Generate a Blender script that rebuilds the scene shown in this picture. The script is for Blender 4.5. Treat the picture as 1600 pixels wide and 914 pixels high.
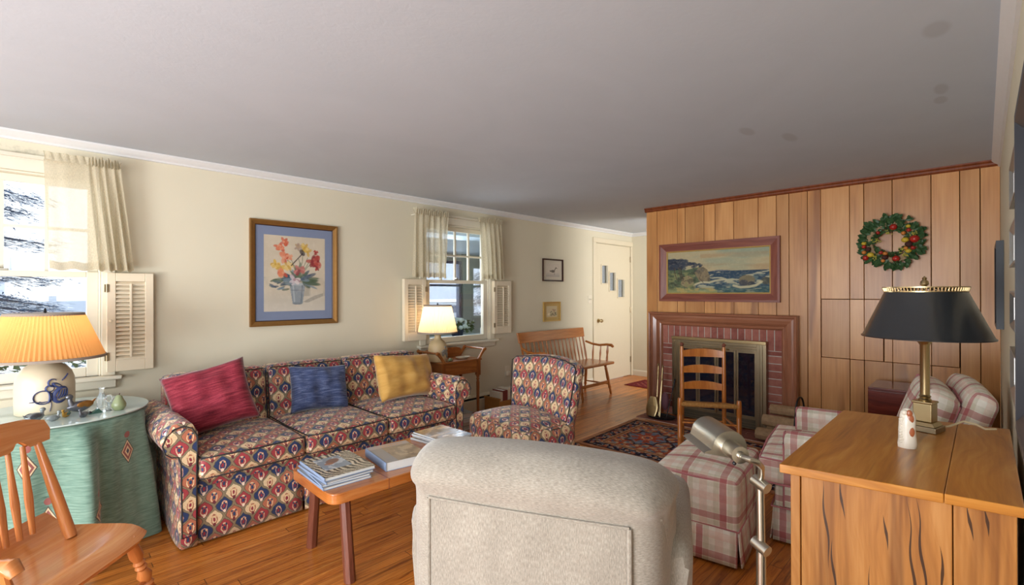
import bpy, math, random
import numpy as np
from mathutils import Matrix, Vector
R = math.radians; PI = math.pi
rnd = random.Random(7)
for o in list(bpy.data.objects): bpy.data.objects.remove(o)
SC = bpy.context.scene; COL = SC.collection

# ---------------------------------------------------------------- camera, light, exposure
CAMZ = 1.326
cam = bpy.data.cameras.new('camera'); cam.sensor_width = 36; cam.lens = 36*740/1600; cam.clip_start = .02; cam.clip_end = 200
co = bpy.data.objects.new('camera', cam); COL.objects.link(co)
co.matrix_world = Matrix.Translation((0, 0, CAMZ)) @ Matrix.Rotation(R(44.88-90), 4, 'Z') @ Matrix.Rotation(R(90.1), 4, 'X') @ Matrix.Rotation(R(-.14), 4, 'Z')
SC.camera = co
SC.view_settings.view_transform = 'Standard'; SC.view_settings.look = 'None'
SC.view_settings.gamma = 1; SC.view_settings.exposure = 0.8; SC.view_settings.use_curve_mapping = False
wd = bpy.data.worlds.new('sky'); SC.world = wd; wd.use_nodes = True
bg = wd.node_tree.nodes['Background']; bg.inputs[0].default_value = (.86, .93, 1, 1); bg.inputs[1].default_value = 1.15
def area(name, loc, rot, sx, sy, power, col=(1, 1, 1)):
    l = bpy.data.lights.new(name, 'AREA'); l.shape = 'RECTANGLE'; l.size = sx; l.size_y = sy; l.energy = power; l.color = col
    o = bpy.data.objects.new(name, l); o.location = loc; o.rotation_euler = rot; COL.objects.link(o); return o
area('fill_rear', (-7.0, 1.4, 1.5), (0, R(-90), 0), 3.0, 4.4, 125, (.9, .95, 1))  # area lamp added as room fill, beyond an unseen opening at the back
area('fill_side', (-1.7, -.3, 1.35), (R(90), 0, 0), 1.9, 1.6, 36, (.9, .95, 1))  # fill lamp added outside an invented opening, out of view
area('fill_upward', (-2.9, 1.0, .75), (0, R(-118), R(6)), 1.2, 1.8, 94, (.92, .96, 1))  # unseen upward-tilted area lamp, added to brighten ceiling and room
area('daylight_window', (-.15, 4.9, 1.7), (R(-90), 0, 0), 1.0, 1.3, 7, (.8, .9, 1))
area('daylight_window', (3.25, 4.55, 1.6), (R(-90), 0, 0), .9, 1.2, 10, (.85, .93, 1))
area('daylight_porch', (5.0, 7.2, 1.6), (R(-90), 0, 0), 3.0, 1.4, 45, (.82, .92, 1))
area('daylight_hall', (5.95, 1.3, 1.5), (R(100), 0, 0), 1.4, 1.6, 38, (1, .97, .93))

# ---------------------------------------------------------------- node helper
class S:
    """socket expression"""
    def __init__(s, g, k): s.g = g; s.k = k
    def _m(s, op, *a): return s.g.math(op, s, *a)
    def __add__(s, o): return s._m('ADD', o)
    __radd__ = __add__
    def __sub__(s, o): return s._m('SUBTRACT', o)
    def __rsub__(s, o): return s.g.math('SUBTRACT', o, s)
    def __mul__(s, o): return s._m('MULTIPLY', o)
    __rmul__ = __mul__
    def __truediv__(s, o): return s._m('DIVIDE', o)
    def abs(s): return s._m('ABSOLUTE')
    def floor(s): return s._m('FLOOR')
    def fract(s): return s._m('FRACT')
    def mod(s, o): return s._m('FLOORED_MODULO', o)
    def gt(s, o): return s._m('GREATER_THAN', o)
    def lt(s, o): return s._m('LESS_THAN', o)
    def sin(s): return s._m('SINE')
    def pow(s, o): return s._m('POWER', o)
    def sqrt(s): return s._m('SQRT')
    def max(s, o): return s._m('MAXIMUM', o)
    def min(s, o): return s._m('MINIMUM', o)
    def step(s, a, b):
        n = s.g.n('ShaderNodeMapRange'); n.interpolation_type = 'SMOOTHSTEP'
        s.g.put(n.inputs[0], s); n.inputs[1].default_value = a; n.inputs[2].default_value = b
        return S(s.g, n.outputs[0])
class Gr:
    def __init__(g, name):
        g.m = bpy.data.materials.new(name); g.m.use_nodes = True; g.t = g.m.node_tree
        g.b = g.t.nodes['Principled BSDF']; g.out = g.t.nodes['Material Output']
    def n(g, t): return g.t.nodes.new(t)
    def put(g, i, v):
        if isinstance(v, S): g.t.links.new(v.k, i)
        elif isinstance(v, (tuple, list)): i.default_value = tuple(v) + ((1,) if len(v) == 3 and i.type == 'RGBA' else ())
        else: i.default_value = v
    def math(g, op, *a):
        n = g.n('ShaderNodeMath'); n.operation = op
        for i, v in enumerate(a): g.put(n.inputs[i], v)
        return S(g, n.outputs[0])
    def uv(g):
        n = g.n('ShaderNodeUVMap'); x = g.n('ShaderNodeSeparateXYZ'); g.t.links.new(n.outputs[0], x.inputs[0])
        return S(g, x.outputs[0]), S(g, x.outputs[1])
    def obj(g):
        n = g.n('ShaderNodeTexCoord'); x = g.n('ShaderNodeSeparateXYZ'); g.t.links.new(n.outputs['Object'], x.inputs[0])
        return S(g, x.outputs[0]), S(g, x.outputs[1]), S(g, x.outputs[2])
    def vec(g, x, y, z=0.0):
        n = g.n('ShaderNodeCombineXYZ')
        for i, v in enumerate((x, y, z)): g.put(n.inputs[i], v)
        return S(g, n.outputs[0])
    def noise(g, v, scale=5., detail=3., rough=.55, dist=0.):
        n = g.n('ShaderNodeTexNoise'); g.put(n.inputs['Vector'], v)
        n.inputs['Scale'].default_value = scale; n.inputs['Detail'].default_value = detail
        n.inputs['Roughness'].default_value = rough; n.inputs['Distortion'].default_value = dist
        return S(g, n.outputs[0])
    def white(g, v):
        n = g.n('ShaderNodeTexWhiteNoise'); n.noise_dimensions = '3D'; g.put(n.inputs['Vector'], v); return S(g, n.outputs[0])
    def voro(g, v, scale, out=0):
        n = g.n('ShaderNodeTexVoronoi'); g.put(n.inputs['Vector'], v); n.inputs['Scale'].default_value = scale; return S(g, n.outputs[out])
    def mix(g, f, a, b):
        n = g.n('ShaderNodeMix'); n.data_type = 'RGBA'
        g.put(n.inputs[0], f); g.put(n.inputs[6], a); g.put(n.inputs[7], b); return S(g, n.outputs[2])
    def mul(g, a, b, f=1.0):
        n = g.n('ShaderNodeMix'); n.data_type = 'RGBA'; n.blend_type = 'MULTIPLY'
        g.put(n.inputs[0], f); g.put(n.inputs[6], a); g.put(n.inputs[7], b); return S(g, n.outputs[2])
    def ramp(g, f, stops):
        n = g.n('ShaderNodeValToRGB'); g.put(n.inputs[0], f); e = n.color_ramp.elements
        while len(e) < len(stops): e.new(.5)
        for q, (p, c) in zip(e, stops): q.position = p; q.color = tuple(c) + (1,)
        return S(g, n.outputs[0])
    def attr(g, name='Col'):
        n = g.n('ShaderNodeAttribute'); n.attribute_name = name; return S(g, n.outputs[0])
    def rand(g):
        n = g.n('ShaderNodeObjectInfo'); return S(g, n.outputs['Random'])
    def bump(g, h, strength=.3, dist=.01):
        n = g.n('ShaderNodeBump'); g.put(n.inputs['Height'], h); n.inputs['Strength'].default_value = strength; n.inputs['Distance'].default_value = dist
        g.t.links.new(n.outputs[0], g.b.inputs['Normal'])
    def done(g, col=None, rough=.5, spec=.4, metal=0., **kw):
        b = g.b
        if col is not None: g.put(b.inputs['Base Color'], col)
        g.put(b.inputs['Roughness'], rough); g.put(b.inputs['Specular IOR Level'], spec); g.put(b.inputs['Metallic'], metal)
        for k, v in kw.items(): g.put(b.inputs[k.replace('_', ' ')], v)
        return g.m
def srgb(*c):
    if len(c) == 1: h = c[0]; c = tuple(int(h[i:i+2], 16) for i in (0, 2, 4))
    return tuple(((v/255+.055)/1.055)**2.4 if v/255 > .04045 else v/255/12.92 for v in c)
H = srgb
def plain(name, col, rough=.5, spec=.4, metal=0., nz=.08, sc=30., **kw):
    g = Gr(name); u = g.obj(); f = g.noise(g.vec(*u), sc, 3)
    c = g.mix(f, tuple(v*(1-nz) for v in col), tuple(min(1, v*(1+nz)) for v in col))
    return g.done(c, rough, spec, metal, **kw)
def wood(name, dark, mid, light, along='U', rough=.35, spec=.5, sc=1., streak=None, coat=0., th=(.62, .74)):
    g = Gr(name); u, v = g.uv(); a, b = (u, v) if along == 'U' else (v, u)
    r = g.rand()*7
    w = g.noise(g.vec(a*1.2*sc, b*3*sc, r), 2.2, 2)
    f = g.noise(g.vec(a*2.2*sc + w*.8, b*38*sc + w*5, r), 1.0, 4, .6)
    fine = g.noise(g.vec(a*7*sc, b*160*sc, r), 1.0, 2)
    c = g.ramp(f*.75 + fine*.25, [(.25, dark), (.5, mid), (.72, light)])
    if streak:
        s = g.noise(g.vec(a*.9*sc, b*16*sc, r + 4), 1., 3, .7, .4)  .step(*th)
        c = g.mix(s*.75, c, streak)
    g.bump(fine, .08, .002)
    return g.done(c, rough, spec, Coat_Weight=coat, Coat_Roughness=.15)

# ---------------------------------------------------------------- materials
def M_ikat():
    g = Gr('ikat_fabric'); U, V = g.uv()
    nz = g.noise(g.vec(U, V), 34, 3); U = U + (nz-.5)*.016; V = V + (g.noise(g.vec(V, U), 37, 3)-.5)*.016
    u = U/.094; v = V/.118
    def cell(uu, vv):
        cu = uu.floor(); cv = vv.floor(); return cu, cv, uu-cu-.5, vv-cv-.5
    ca, da, lau, lav = cell(u, v); cb, db, lbu, lbv = cell(u+.5, v+.5)
    t = lav.abs()*2; st = t - (t*2*PI).sin()*.10
    m = (1-st)*.5 - lau.abs(); inA = m.gt(0.)
    sel = lambda a, b: inA*a + (1-inA)*b
    lu = sel(lau, lbu); lv = sel(lav, lbv); cu = sel(ca, cb); cv = sel(da, db); d = m.abs()
    k = (cu + cv*2).mod(4.); k2 = (cu+cv).mod(2.)
    navy, red, cream, rust, tan = H('2b3c62'), H('9f3f45'), H('d8bf98'), H('b06c52'), H('87795f')
    colA = g.mix(k2, navy, red); colB = g.mix(k2, cream, rust)
    body = g.mix(inA, colB, colA)
    inn = g.mix(inA, g.mix(k2, H('a4604c'), H('e0c8a0')), g.mix(k2, H('c3988a'), H('d8bfa0')))
    rr = (lu*lu*1.7 + (lv+.05)*(lv+.05)).sqrt()
    ring = (rr-.20).abs().lt(.03)
    body = g.mix(ring, body, inn)
    fan = ((lu*lu*1.2 + (lv+.27)*(lv+.27)).sqrt()).lt(.085)
    body = g.mix(fan, body, g.mix(inA, H('6d2f38'), H('e8d3bd')))
    dots = ((lu.abs()-.1)*(lu.abs()-.1) + (lv-.09)*(lv-.09)).sqrt().lt(.05)
    body = g.mix(dots, body, g.mix(k2, H('d9b48a'), H('31435f')))
    cen = rr.lt(.09); body = g.mix(cen, body, g.mix(k2, H('8f3540'), H('2f4262')))
    edge = d.lt(.055); c = g.mix(edge, body, tan)
    thin = (d-.075).abs().lt(.016); c = g.mix(thin, c, H('4a4640'))
    n2 = g.noise(g.vec(U*40, V*40), 6, 3); c = g.mul(c, g.ramp(n2, [(.3, (.85, .85, .85)), (.7, (1.38, 1.34, 1.3))]))
    g.bump(g.noise(g.vec(U*300, V*300), 2, 2), .15, .002)
    return g.done(c, .5, .35, Sheen_Weight=.25, Sheen_Roughness=.4)
def M_plaid():
    g = Gr('plaid_fabric'); U, V = g.uv()
    U = U + (g.noise(g.vec(U, V), 14, 2)-.5)*.006
    def bands(x):
        p = (x/.185).fract()
        red = (p-.25).abs().lt(.085); grn = ((p-.42).abs().lt(.07)).max((p-.075).abs().lt(.06)); pk = (p-.75).abs().lt(.10)
        return red, grn, pk
    ru, gu, pu = bands(U); rv, gv, pv = bands(V)
    c = g.mix(0., H('f8f2e6'), H('f8f2e6'))
    for f, col, a in ((gu, H('c2bc9c'), .42), (gv, H('c2bc9c'), .26), (pu, H('ecc6b6'), .4), (pv, H('ecc6b6'), .4), (ru, H('b03c48'), .66), (rv, H('b03c48'), .55)):
        c = g.mix(f*a, c, col)
    n2 = g.noise(g.vec(U*4, V*4), 12, 4); c = g.mul(c, g.ramp(n2, [(.3, (.95, .94, .93)), (.7, (1.05, 1.05, 1.05))]))
    g.bump(g.noise(g.vec(U*200, V*260), 3, 2), .2, .002)
    return g.done(c, .85, .15)
def M_chenille():
    g = Gr('cream_chenille'); U, V = g.uv()
    a = g.noise(g.vec(U*230, V*50), 1.5, 4, .7); b = g.noise(g.vec(U*9, V*5), 1, 3)
    c = g.ramp(a*.75+b*.25, [(.3, H('756e63')), (.5, H('988f82')), (.7, H('b5ad9f'))])
    g.bump(a, .35, .003); return g.done(c, .95, .1, Sheen_Weight=.4, Sheen_Roughness=.5)
def M_velvet(name, dark, mid, light, sx=4, sy=26):
    g = Gr(name); U, V = g.uv()
    a = g.noise(g.vec(U*sx, V*sy), 1.6, 5, .65, .3); b = g.noise(g.vec(U*60, V*90), 2, 3)
    c = g.ramp(a*.8+b*.2, [(.3, dark), (.5, mid), (.72, light)]); g.bump(a, .5, .006)
    return g.done(c, .8, .2, Sheen_Weight=.5, Sheen_Roughness=.35)
def M_floor():
    g = Gr('oak_floor'); U, V = g.uv()
    row = (V/.0572).floor(); fr = (V/.0572).fract()
    off = g.white(g.vec(row, 3.3, 1.))*1.3; seg = ((U+off)/1.25).floor(); fs = ((U+off)/1.25).fract()
    rid = g.white(g.vec(row, seg, 5.))
    w = g.noise(g.vec(U*1.5, V*10, rid*9), 1.5, 3)
    f = g.noise(g.vec(U*1.6 + w*1.2, V*60 + w*7, rid*20), 1, 5, .6)
    c = g.ramp(f, [(.3, H('83441a')), (.47, H('bd6f2a')), (.62, H('d0853a')), (.8, H('de9b50'))])
    st = g.noise(g.vec(U*1.1, V*34, rid*13+2), 1.2, 4, .65, .5).step(.56, .72)
    c = g.mix(st*.8*(rid*.6+.4), c, H('562a10'))
    c = g.mul(c, g.ramp(rid, [(0, (.78, .75, .7)), (.5, (.98, .97, .96)), (1, (1.12, 1.1, 1.06))]))
    gap = ((fr-.5).abs().gt(.48)).max((fs-.5).abs().gt(.4985)); c = g.mix(gap*.75, c, H('3d1f0c'))
    g.bump(g.noise(g.vec(U*6, V*120), 1, 2) - gap*1.2, .08, .003)
    return g.done(c, .33, .4, Coat_Weight=.12, Coat_Roughness=.15)
def M_panel():
    g = Gr('birch_panelling'); U, V = g.uv(); k = g.attr(); n = g.n('ShaderNodeSeparateColor'); g.t.links.new(k.k, n.inputs[0]); r = S(g, n.outputs[0]); q = S(g, n.outputs[1])
    z = r*40
    big = g.noise(g.vec(U*5, V*1.1, z), 1., 3, .5); fine = g.noise(g.vec(U*70, V*2.2, z), 1., 2, .5)
    f = big*.72 + fine*.28
    c = g.ramp(f, [(.30, H('a86f3e')), (.47, H('c68a50')), (.64, H('d59d62'))])
    wv = g.noise(g.vec(U*9, V*.8, z+7), 1., 2, .5)
    ring = (((U*7 + wv*2.2 + V*.35)*5).sin()*.5+.5)
    st = g.noise(g.vec(U*6.5, V*.75, z+3), 1., 2, .5).step(.54, .66)
    c = g.mix(st*q*(ring*.45+.3), c, H('86502a'))
    c = g.mul(c, g.ramp(r, [(0, (.85, .82, .8)), (.5, (1, 1, 1)), (1, (1.1, 1.1, 1.12))]))
    return g.done(c, .33, .45)
def M_wall():
    g = Gr('cream_wall_paint'); x, y, z = g.obj(); v = g.vec(x, y, z)
    f = g.noise(v, 1.1, 3); c = g.mix(f, H('d6cdb4'), H('e0d8c1'))
    s = g.noise(g.vec(x*4, y, z*7), 2.2, 4, .7)
    soot = s.step(.45, .62)*(1-((x+.06)/.16).abs().step(.4, 1.2))*(1-((z-2.185)/.03).abs().step(.4, 1.2))
    c = g.mix(soot*.4, c, H('8a8674'))
    g.bump(g.noise(v, 160, 2), .08, .002); return g.done(c, .75, .2)
def M_ceiling():
    g = Gr('plaster_ceiling'); x, y, z = g.obj(); v = g.vec(x, y, 0.)
    f = g.noise(g.vec(x*.8, y*.8, 0.), 1.6, 4, .6, 1.5); c = g.mix(f, H('bbc2ca'), H('c7cdd5'))
    for (a, b, ra, rb) in ((2.33, .12, .08, .045), (3.03, .14, .09, .03), (3.2, .15, .07, .03), (3.0, 1.0, .10, .04), (3.3, .85, .12, .04)):
        d = (((x-a)/ra)*((x-a)/ra) + ((y-b)/rb)*((y-b)/rb)).sqrt(); c = g.mix((1-d.step(.6, 1.1))*.35, c, H('9c9c9c'))
    g.bump(g.noise(g.vec(x*3, y*3, 0.), 9, 5, .65, 1.), .12, .006); return g.done(c, .85, .15)
def M_attr(name, rough=.7, spec=.2, bump=0., coat=0.):
    g = Gr(name); c = g.attr()
    if bump:
        u, v = g.uv(); g.bump(g.noise(g.vec(u*260, v*260), 2, 2), bump, .003)
    return g.done(c, rough, spec, Coat_Weight=coat, Coat_Roughness=.08)
def M_sheer():
    g = Gr('sheer_linen'); U, V = g.uv()
    a = g.noise(g.vec(U*50, V*420), 1.5, 2).step(.35, .7)*.5 + g.noise(g.vec(U*420, V*40), 1.5, 2).step(.35, .7)*.5
    d = g.n('ShaderNodeBsdfDiffuse'); t = g.n('ShaderNodeBsdfTranslucent'); tr = g.n('ShaderNodeBsdfTransparent')
    c = g.mix(a, H('cfc4a8'), H('dfd5bc'))
    g.t.links.new(c.k, d.inputs[0]); g.t.links.new(c.k, t.inputs[0])
    m1 = g.n('ShaderNodeMixShader'); m1.inputs[0].default_value = .38; m2 = g.n('ShaderNodeMixShader')
    g.t.links.new(d.outputs[0], m1.inputs[1]); g.t.links.new(t.outputs[0], m1.inputs[2])
    g.put(m2.inputs[0], (1-a)*.3 + .06)
    g.t.links.new(m1.outputs[0], m2.inputs[1]); g.t.links.new(tr.outputs[0], m2.inputs[2]); g.t.links.new(m2.outputs[0], g.out.inputs[0])
    return g.m
def M_glass(name='pane_glass', tint=(1, 1, 1), refl=.05):
    g = Gr(name); tr = g.n('ShaderNodeBsdfTransparent'); tr.inputs[0].default_value = tint + (1,)
    gl = g.n('ShaderNodeBsdfGlossy'); gl.inputs[1].default_value = .02
    f = g.n('ShaderNodeFresnel'); f.inputs[0].default_value = 1.45
    m = g.n('ShaderNodeMixShader'); fr = S(g, f.outputs[0])*.9 + 0.0
    g.put(m.inputs[0], fr); g.t.links.new(tr.outputs[0], m.inputs[1]); g.t.links.new(gl.outputs[0], m.inputs[2]); g.t.links.new(m.outputs[0], g.out.inputs[0])
    return g.m
def M_shade(name, col):
    g = Gr(name); x, y, z = g.obj()
    d = g.n('ShaderNodeBsdfDiffuse'); t = g.n('ShaderNodeBsdfTranslucent'); m = g.n('ShaderNodeMixShader'); m.inputs[0].default_value = .6
    n = g.noise(g.vec(x, y, z), 60, 2); c = g.mix(n, tuple(v*.94 for v in col), col)
    g.t.links.new(c.k, d.inputs[0]); g.t.links.new(c.k, t.inputs[0]); g.t.links.new(d.outputs[0], m.inputs[1]); g.t.links.new(t.outputs[0], m.inputs[2]); g.t.links.new(m.outputs[0], g.out.inputs[0])
    return g.m
def M_cloth():
    g = Gr('green_tablecloth'); U, V = g.uv()
    a = g.noise(g.vec(U*10, V*90), 1.6, 4, .65); b = g.noise(g.vec(U*6, V*4), 1, 2)
    c = g.ramp(a*.7+b*.3, [(.3, H('4a6457')), (.5, H('6f8d7d')), (.72, H('93ac9a'))])
    # scattered paisley lozenges
    mask = None
    for (pu, pv) in ((.39, .53), (.47, .27), (.66, .27), (.16, .5), (.20, .25), (-.1, .42), (.86, .5)):
        du = (U-pu).abs(); dv = (V-pv)
        d = du/.043 + dv.abs()/.07; k = (1-d.step(.9, 1.0))
        top = ((U-pu)*(U-pu)+(dv-.088)*(dv-.088)).sqrt().lt(.017)
        d = d*(1-top)+top*.55; k = k.max(top); ring = (d-.55).abs().lt(.13); dot = d.lt(.22)
        cc = g.mix(ring, H('d6bd98'), H('8f5650')); cc = g.mix(dot, cc, H('4c4a58')); cc = g.mix(d.gt(.84), cc, H('54463f'))
        c = g.mix(k, c, cc)
    g.bump(a, .25, .002); return g.done(c, .8, .2, Sheen_Weight=.3)
def M_bark(name, c1, c2): return plain(name, c1, .9, .1, nz=.35, sc=25)

MT = {}
def mats():
    M = MT
    M['ikat'] = M_ikat(); M['plaid'] = M_plaid(); M['chenille'] = M_chenille(); M['floor'] = M_floor(); M['panel'] = M_panel()
    M['wall'] = M_wall(); M['ceiling'] = M_ceiling(); M['sheer'] = M_sheer(); M['glass'] = M_glass(); M['cloth'] = M_cloth()
    M['red_velvet'] = M_velvet('red_velvet', H('4e1420'), H('842836'), H('ad4a54'), 5, 48)
    M['blue_velvet'] = M_velvet('blue_velvet', H('232c48'), H('465277'), H('8089a6'), 7, 60)
    M['yellow_velvet'] = M_velvet('yellow_velvet', H('b98a42'), H('cf9f54'), H('d9ad66'), 3, 12)
    M['white'] = plain('white_paint', H('e3dcc8'), .45, .4, nz=.03)
    M['crown'] = plain('crown_paint', H('dddcda'), .5, .3, nz=.03)
    M['shutter'] = plain('shutter_paint', H('e6d8bd'), .45, .4, nz=.03)
    M['door'] = plain('door_paint', H('e2d6bb'), .4, .4, nz=.02)
    M['piping'] = plain('dark_piping', H('3a3636'), .8, .2)
    M['pink_piping'] = plain('pink_piping', H('c9848a'), .8, .2)
    M['maple'] = wood('honey_maple', H('9a5220'), H('bb702f'), H('cd8a48'), rough=.28, coat=.3)
    M['maple_v'] = wood('honey_maple_upright', H('9a5220'), H('bb702f'), H('cd8a48'), 'V', rough=.28, coat=.3)
    M['rocker'] = wood('cherry_seat', H('ad6230'), H('c77c42'), H('d79a62'), rough=.25, coat=.4, sc=.8)
    M['rocker_v'] = wood('cherry_turned', H('9f5626'), H('bf733b'), H('cf8c52'), 'V', rough=.28, coat=.3)
    M['bench'] = wood('red_brown_pine', H('8f4a1c'), H('b4682d'), H('c98244'), rough=.22, coat=.5)
    M['bench_leg'] = wood('dark_red_leg', H('4f2a1e'), H('74402e'), H('8f5640'), 'V', rough=.35)
    M['pine'] = wood('old_pine', H('9a5a1c'), H('c07c2c'), H('d4994a'), rough=.33, streak=H('7a431b'), coat=.15, sc=.7)
    M['pine_end'] = M_pine_end()
    M['pine_v'] = wood('old_pine_upright', H('8a501e'), H('b27536'), H('c98f50'), 'V', rough=.4, streak=H('6b3b18'), sc=.7)
    M['walnut'] = wood('washstand_cherry', H('74421f'), H('a2602c'), H('b9783f'), rough=.3, coat=.3)
    M['walnut_v'] = wood('washstand_leg', H('6a3a1b'), H('955526'), H('ae6e38'), 'V', rough=.3, coat=.3)
    M['mahogany'] = wood('mahogany', H('3d130d'), H('6a2417'), H('86382a'), rough=.25, coat=.5)
    M['mantel'] = wood('mantel_stain', H('7e4c34'), H('9c6448'), H('ae795c'), rough=.32, coat=.3, sc=.8)
    M['mantel_v'] = wood('mantel_upright', H('7e4c34'), H('9c6448'), H('ae795c'), 'V', rough=.32, coat=.3, sc=.8)
    M['dark_trim'] = wood('dark_trim', H('5e2b14'), H('7e3f20'), H('93512c'), rough=.35)
    M['oak_frame'] = wood('oak_frame', H('57261a'), H('7f4030'), H('98583f'), rough=.4, sc=.6)
    M['oak_frame_v'] = wood('oak_frame_upright', H('57261a'), H('7f4030'), H('98583f'), 'V', rough=.4, sc=.6)
    M['gilt'] = plain('gilt', H('99703c'), .35, .5, .6, .15)
    M['gold'] = plain('gold_fillet', H('c9a45c'), .4, .5, .3)
    M['brass'] = plain('brass', H('bba67c'), .28, .5, 1., .06)
    M['old_brass'] = plain('antique_brass', H('9c8d72'), .32, .5, 1., .15, 14.)
    M['nickel'] = plain('brushed_nickel', H('b9b4a8'), .3, .5, 1., .06, 60.)
    M['black'] = plain('black_metal', H('1c1d20'), .4, .4)
    M['tole'] = plain('black_tole', H('191d21'), .3, .8, 0., .1, Coat_Weight=.8, Coat_Roughness=.18)
    M['black_wood'] = plain('black_frame', H('2b2d33'), .4, .4)
    M['brown_frame'] = plain('dark_brown_frame', H('3b221b'), .4, .4)
    M['mat_blue'] = plain('blue_mat', H('7c869e'), .7, .2, nz=.03)
    M['mat_cream'] = plain('cream_mat', H('c9bfae'), .8, .2, nz=.04)
    M['mat_tan'] = plain('tan_mat', H('c2a468'), .8, .2, nz=.04)
    M['brick'] = M_brick(); M['mortar'] = plain('mortar', H('c3b6aa'), .9, .1, nz=.1)
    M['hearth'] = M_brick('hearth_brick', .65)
    M['rush'] = M_rush()
    M['dark_glass'] = plain('firebox_glass', H('161d2c'), .05, .9, nz=.2, Coat_Weight=.5)
    M['stone'] = plain('stoneware', H('cfc0a4'), .35, .5, nz=.06, sc=14)
    M['stone_warm'] = plain('stoneware_buff', H('d2b88c'), .4, .4, nz=.08, sc=14)
    M['cobalt'] = plain('cobalt_glaze', H('3c4672'), .35, .4)
    M['grey_leaf'] = plain('grey_glaze', H('8a8478'), .4, .4)
    M['shade_amber'] = M_shade('amber_pleats', H('dcae74')); M['shade_cream'] = M_shade('cream_pleats', H('f0dfc0'))
    M['shade_band'] = plain('shade_band', H('96897c'), .8, .2)
    M['paper'] = plain('page_edges', H('d9d9d6'), .8, .2, nz=.06, sc=200)
    M['attr'] = M_attr('painted_surface'); M['cover'] = M_attr('glossy_cover', .25, .5, coat=.4); M['rug'] = M_attr('wool_rug', .95, .05, .3)
    M['art'] = M_attr('print_under_glass', .35, .3, coat=.3)
    M['table_glass'] = plain('table_glass', H('cfe0da'), .06, .6, nz=.02, Transmission_Weight=.12, Alpha=1.)  # pale base colour carries the window's reflection in the glass top
    M['clear'] = plain('crystal', H('eef4f4'), .05, .6, nz=.01, Transmission_Weight=.85)
    M['pewter'] = plain('pewter', H('6f7076'), .3, .5, .7, .25, 40)
    M['copper'] = plain('bronze_wing', H('a8743a'), .3, .5, .8, .3, 60)
    M['amber'] = plain('amber_glass', H('b58a38'), .15, .6, .2, .3)
    M['jade'] = plain('jade_stone', H('848c66'), .3, .5, 0, .2, 40)
    M['green_glass'] = plain('green_glass', H('3f6358'), .12, .6, 0., .2)
    M['grey_stone'] = plain('grey_bird', H('8d9494'), .35, .5, .2, .3, 60)
    M['ivory'] = plain('ivory_glaze', H('e6dccb'), .3, .5, 0, .06, 60); M['russet'] = plain('russet_glaze', H('a05a38'), .3, .5, 0, .2, 60)
    M['plastic'] = plain('ivory_plastic', H('e2d9c4'), .4, .4, nz=.02)
    M['heater'] = plain('heater_enamel', H('d8cdb2'), .4, .4, nz=.02)
    M['log'] = plain('split_log', H('c2a27c'), .9, .1, nz=.3, sc=30); M['bark'] = plain('bark', H('a98c6c'), .95, .1, nz=.4, sc=40)
    M['leaf'] = plain('wreath_leaf', H('3a5732'), .45, .4, nz=.45, sc=40); M['sprig'] = plain('yellow_sprig', H('a8a048'), .6, .3, nz=.3, sc=80)
    M['apple'] = plain('red_apple', H('a8281e'), .3, .5, nz=.4, sc=40); M['lemon'] = plain('lemon', H('c8a832'), .4, .4, nz=.15); M['orange'] = plain('orange_fruit', H('c87834'), .4, .4, nz=.2); M['cone'] = plain('brown_cone', H('4a2c26'), .7, .2, nz=.4, sc=90)
    M['snow'] = plain('snow', H('f4f7fb'), .8, .2, nz=.02); M['needle'] = plain('blue_green_needles', H('506a88'), .8, .2, nz=.5, sc=6); M['trunk'] = plain('trunk', H('42485a'), .9, .1, nz=.3)
    M['hedge'] = plain('hedge_leaf', H('4c5f3a'), .6, .3, nz=.5, sc=9); M['siding'] = plain('porch_siding', H('8c9793'), .7, .2, nz=.04); M['porch_ceil'] = plain('porch_ceiling', H('a5b9cb'), .7, .2, nz=.04)
    M['navy_frame'] = plain('navy_window', H('2f3b55'), .5, .3); M['house'] = plain('house_siding', H('b9c3d2'), .8, .2, nz=.06); M['flower'] = plain('pale_bloom', H('b9c9c9'), .7, .2, nz=.2, sc=60)
    M['car'] = plain('grey_car', H('9aa4b0'), .3, .5); M['tyre'] = plain('tyre', H('222428'), .8, .2); M['fur'] = plain('black_fleece', H('17171a'), .9, .1, nz=.4, sc=90)
    M['silver'] = plain('silver_frame', H('8d8a86'), .35, .5, .7, .2); M['photo'] = plain('grey_photo', H('6d6a66'), .2, .5, nz=.4, sc=22)
    M['basket_wood'] = plain('crate_wood', H('a8763e'), .5, .3, nz=.2)
    for n, c in (('book_cream', 'd9cdb8'), ('book_red', '7d3a36'), ('book_black', '2c2730'), ('book_grey', '9fa09c'), ('book_blue', '8798b4'), ('book_white', 'd3d6d8')): M[n] = plain(n, H(c), .5, .3, nz=.1)
    M['cord'] = plain('cream_cord', H('d9c6a0'), .5, .3); M['soot'] = plain('soot', H('26201c'), .9, .1, nz=.3)
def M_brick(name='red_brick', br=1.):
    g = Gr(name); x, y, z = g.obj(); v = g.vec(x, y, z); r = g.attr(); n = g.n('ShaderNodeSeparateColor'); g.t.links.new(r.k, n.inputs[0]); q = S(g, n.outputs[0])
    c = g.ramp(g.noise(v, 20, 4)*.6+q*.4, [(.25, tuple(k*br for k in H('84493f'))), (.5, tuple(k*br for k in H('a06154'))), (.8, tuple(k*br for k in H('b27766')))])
    g.bump(g.noise(v, 90, 3), .3, .003); return g.done(c, .7, .25)
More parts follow.
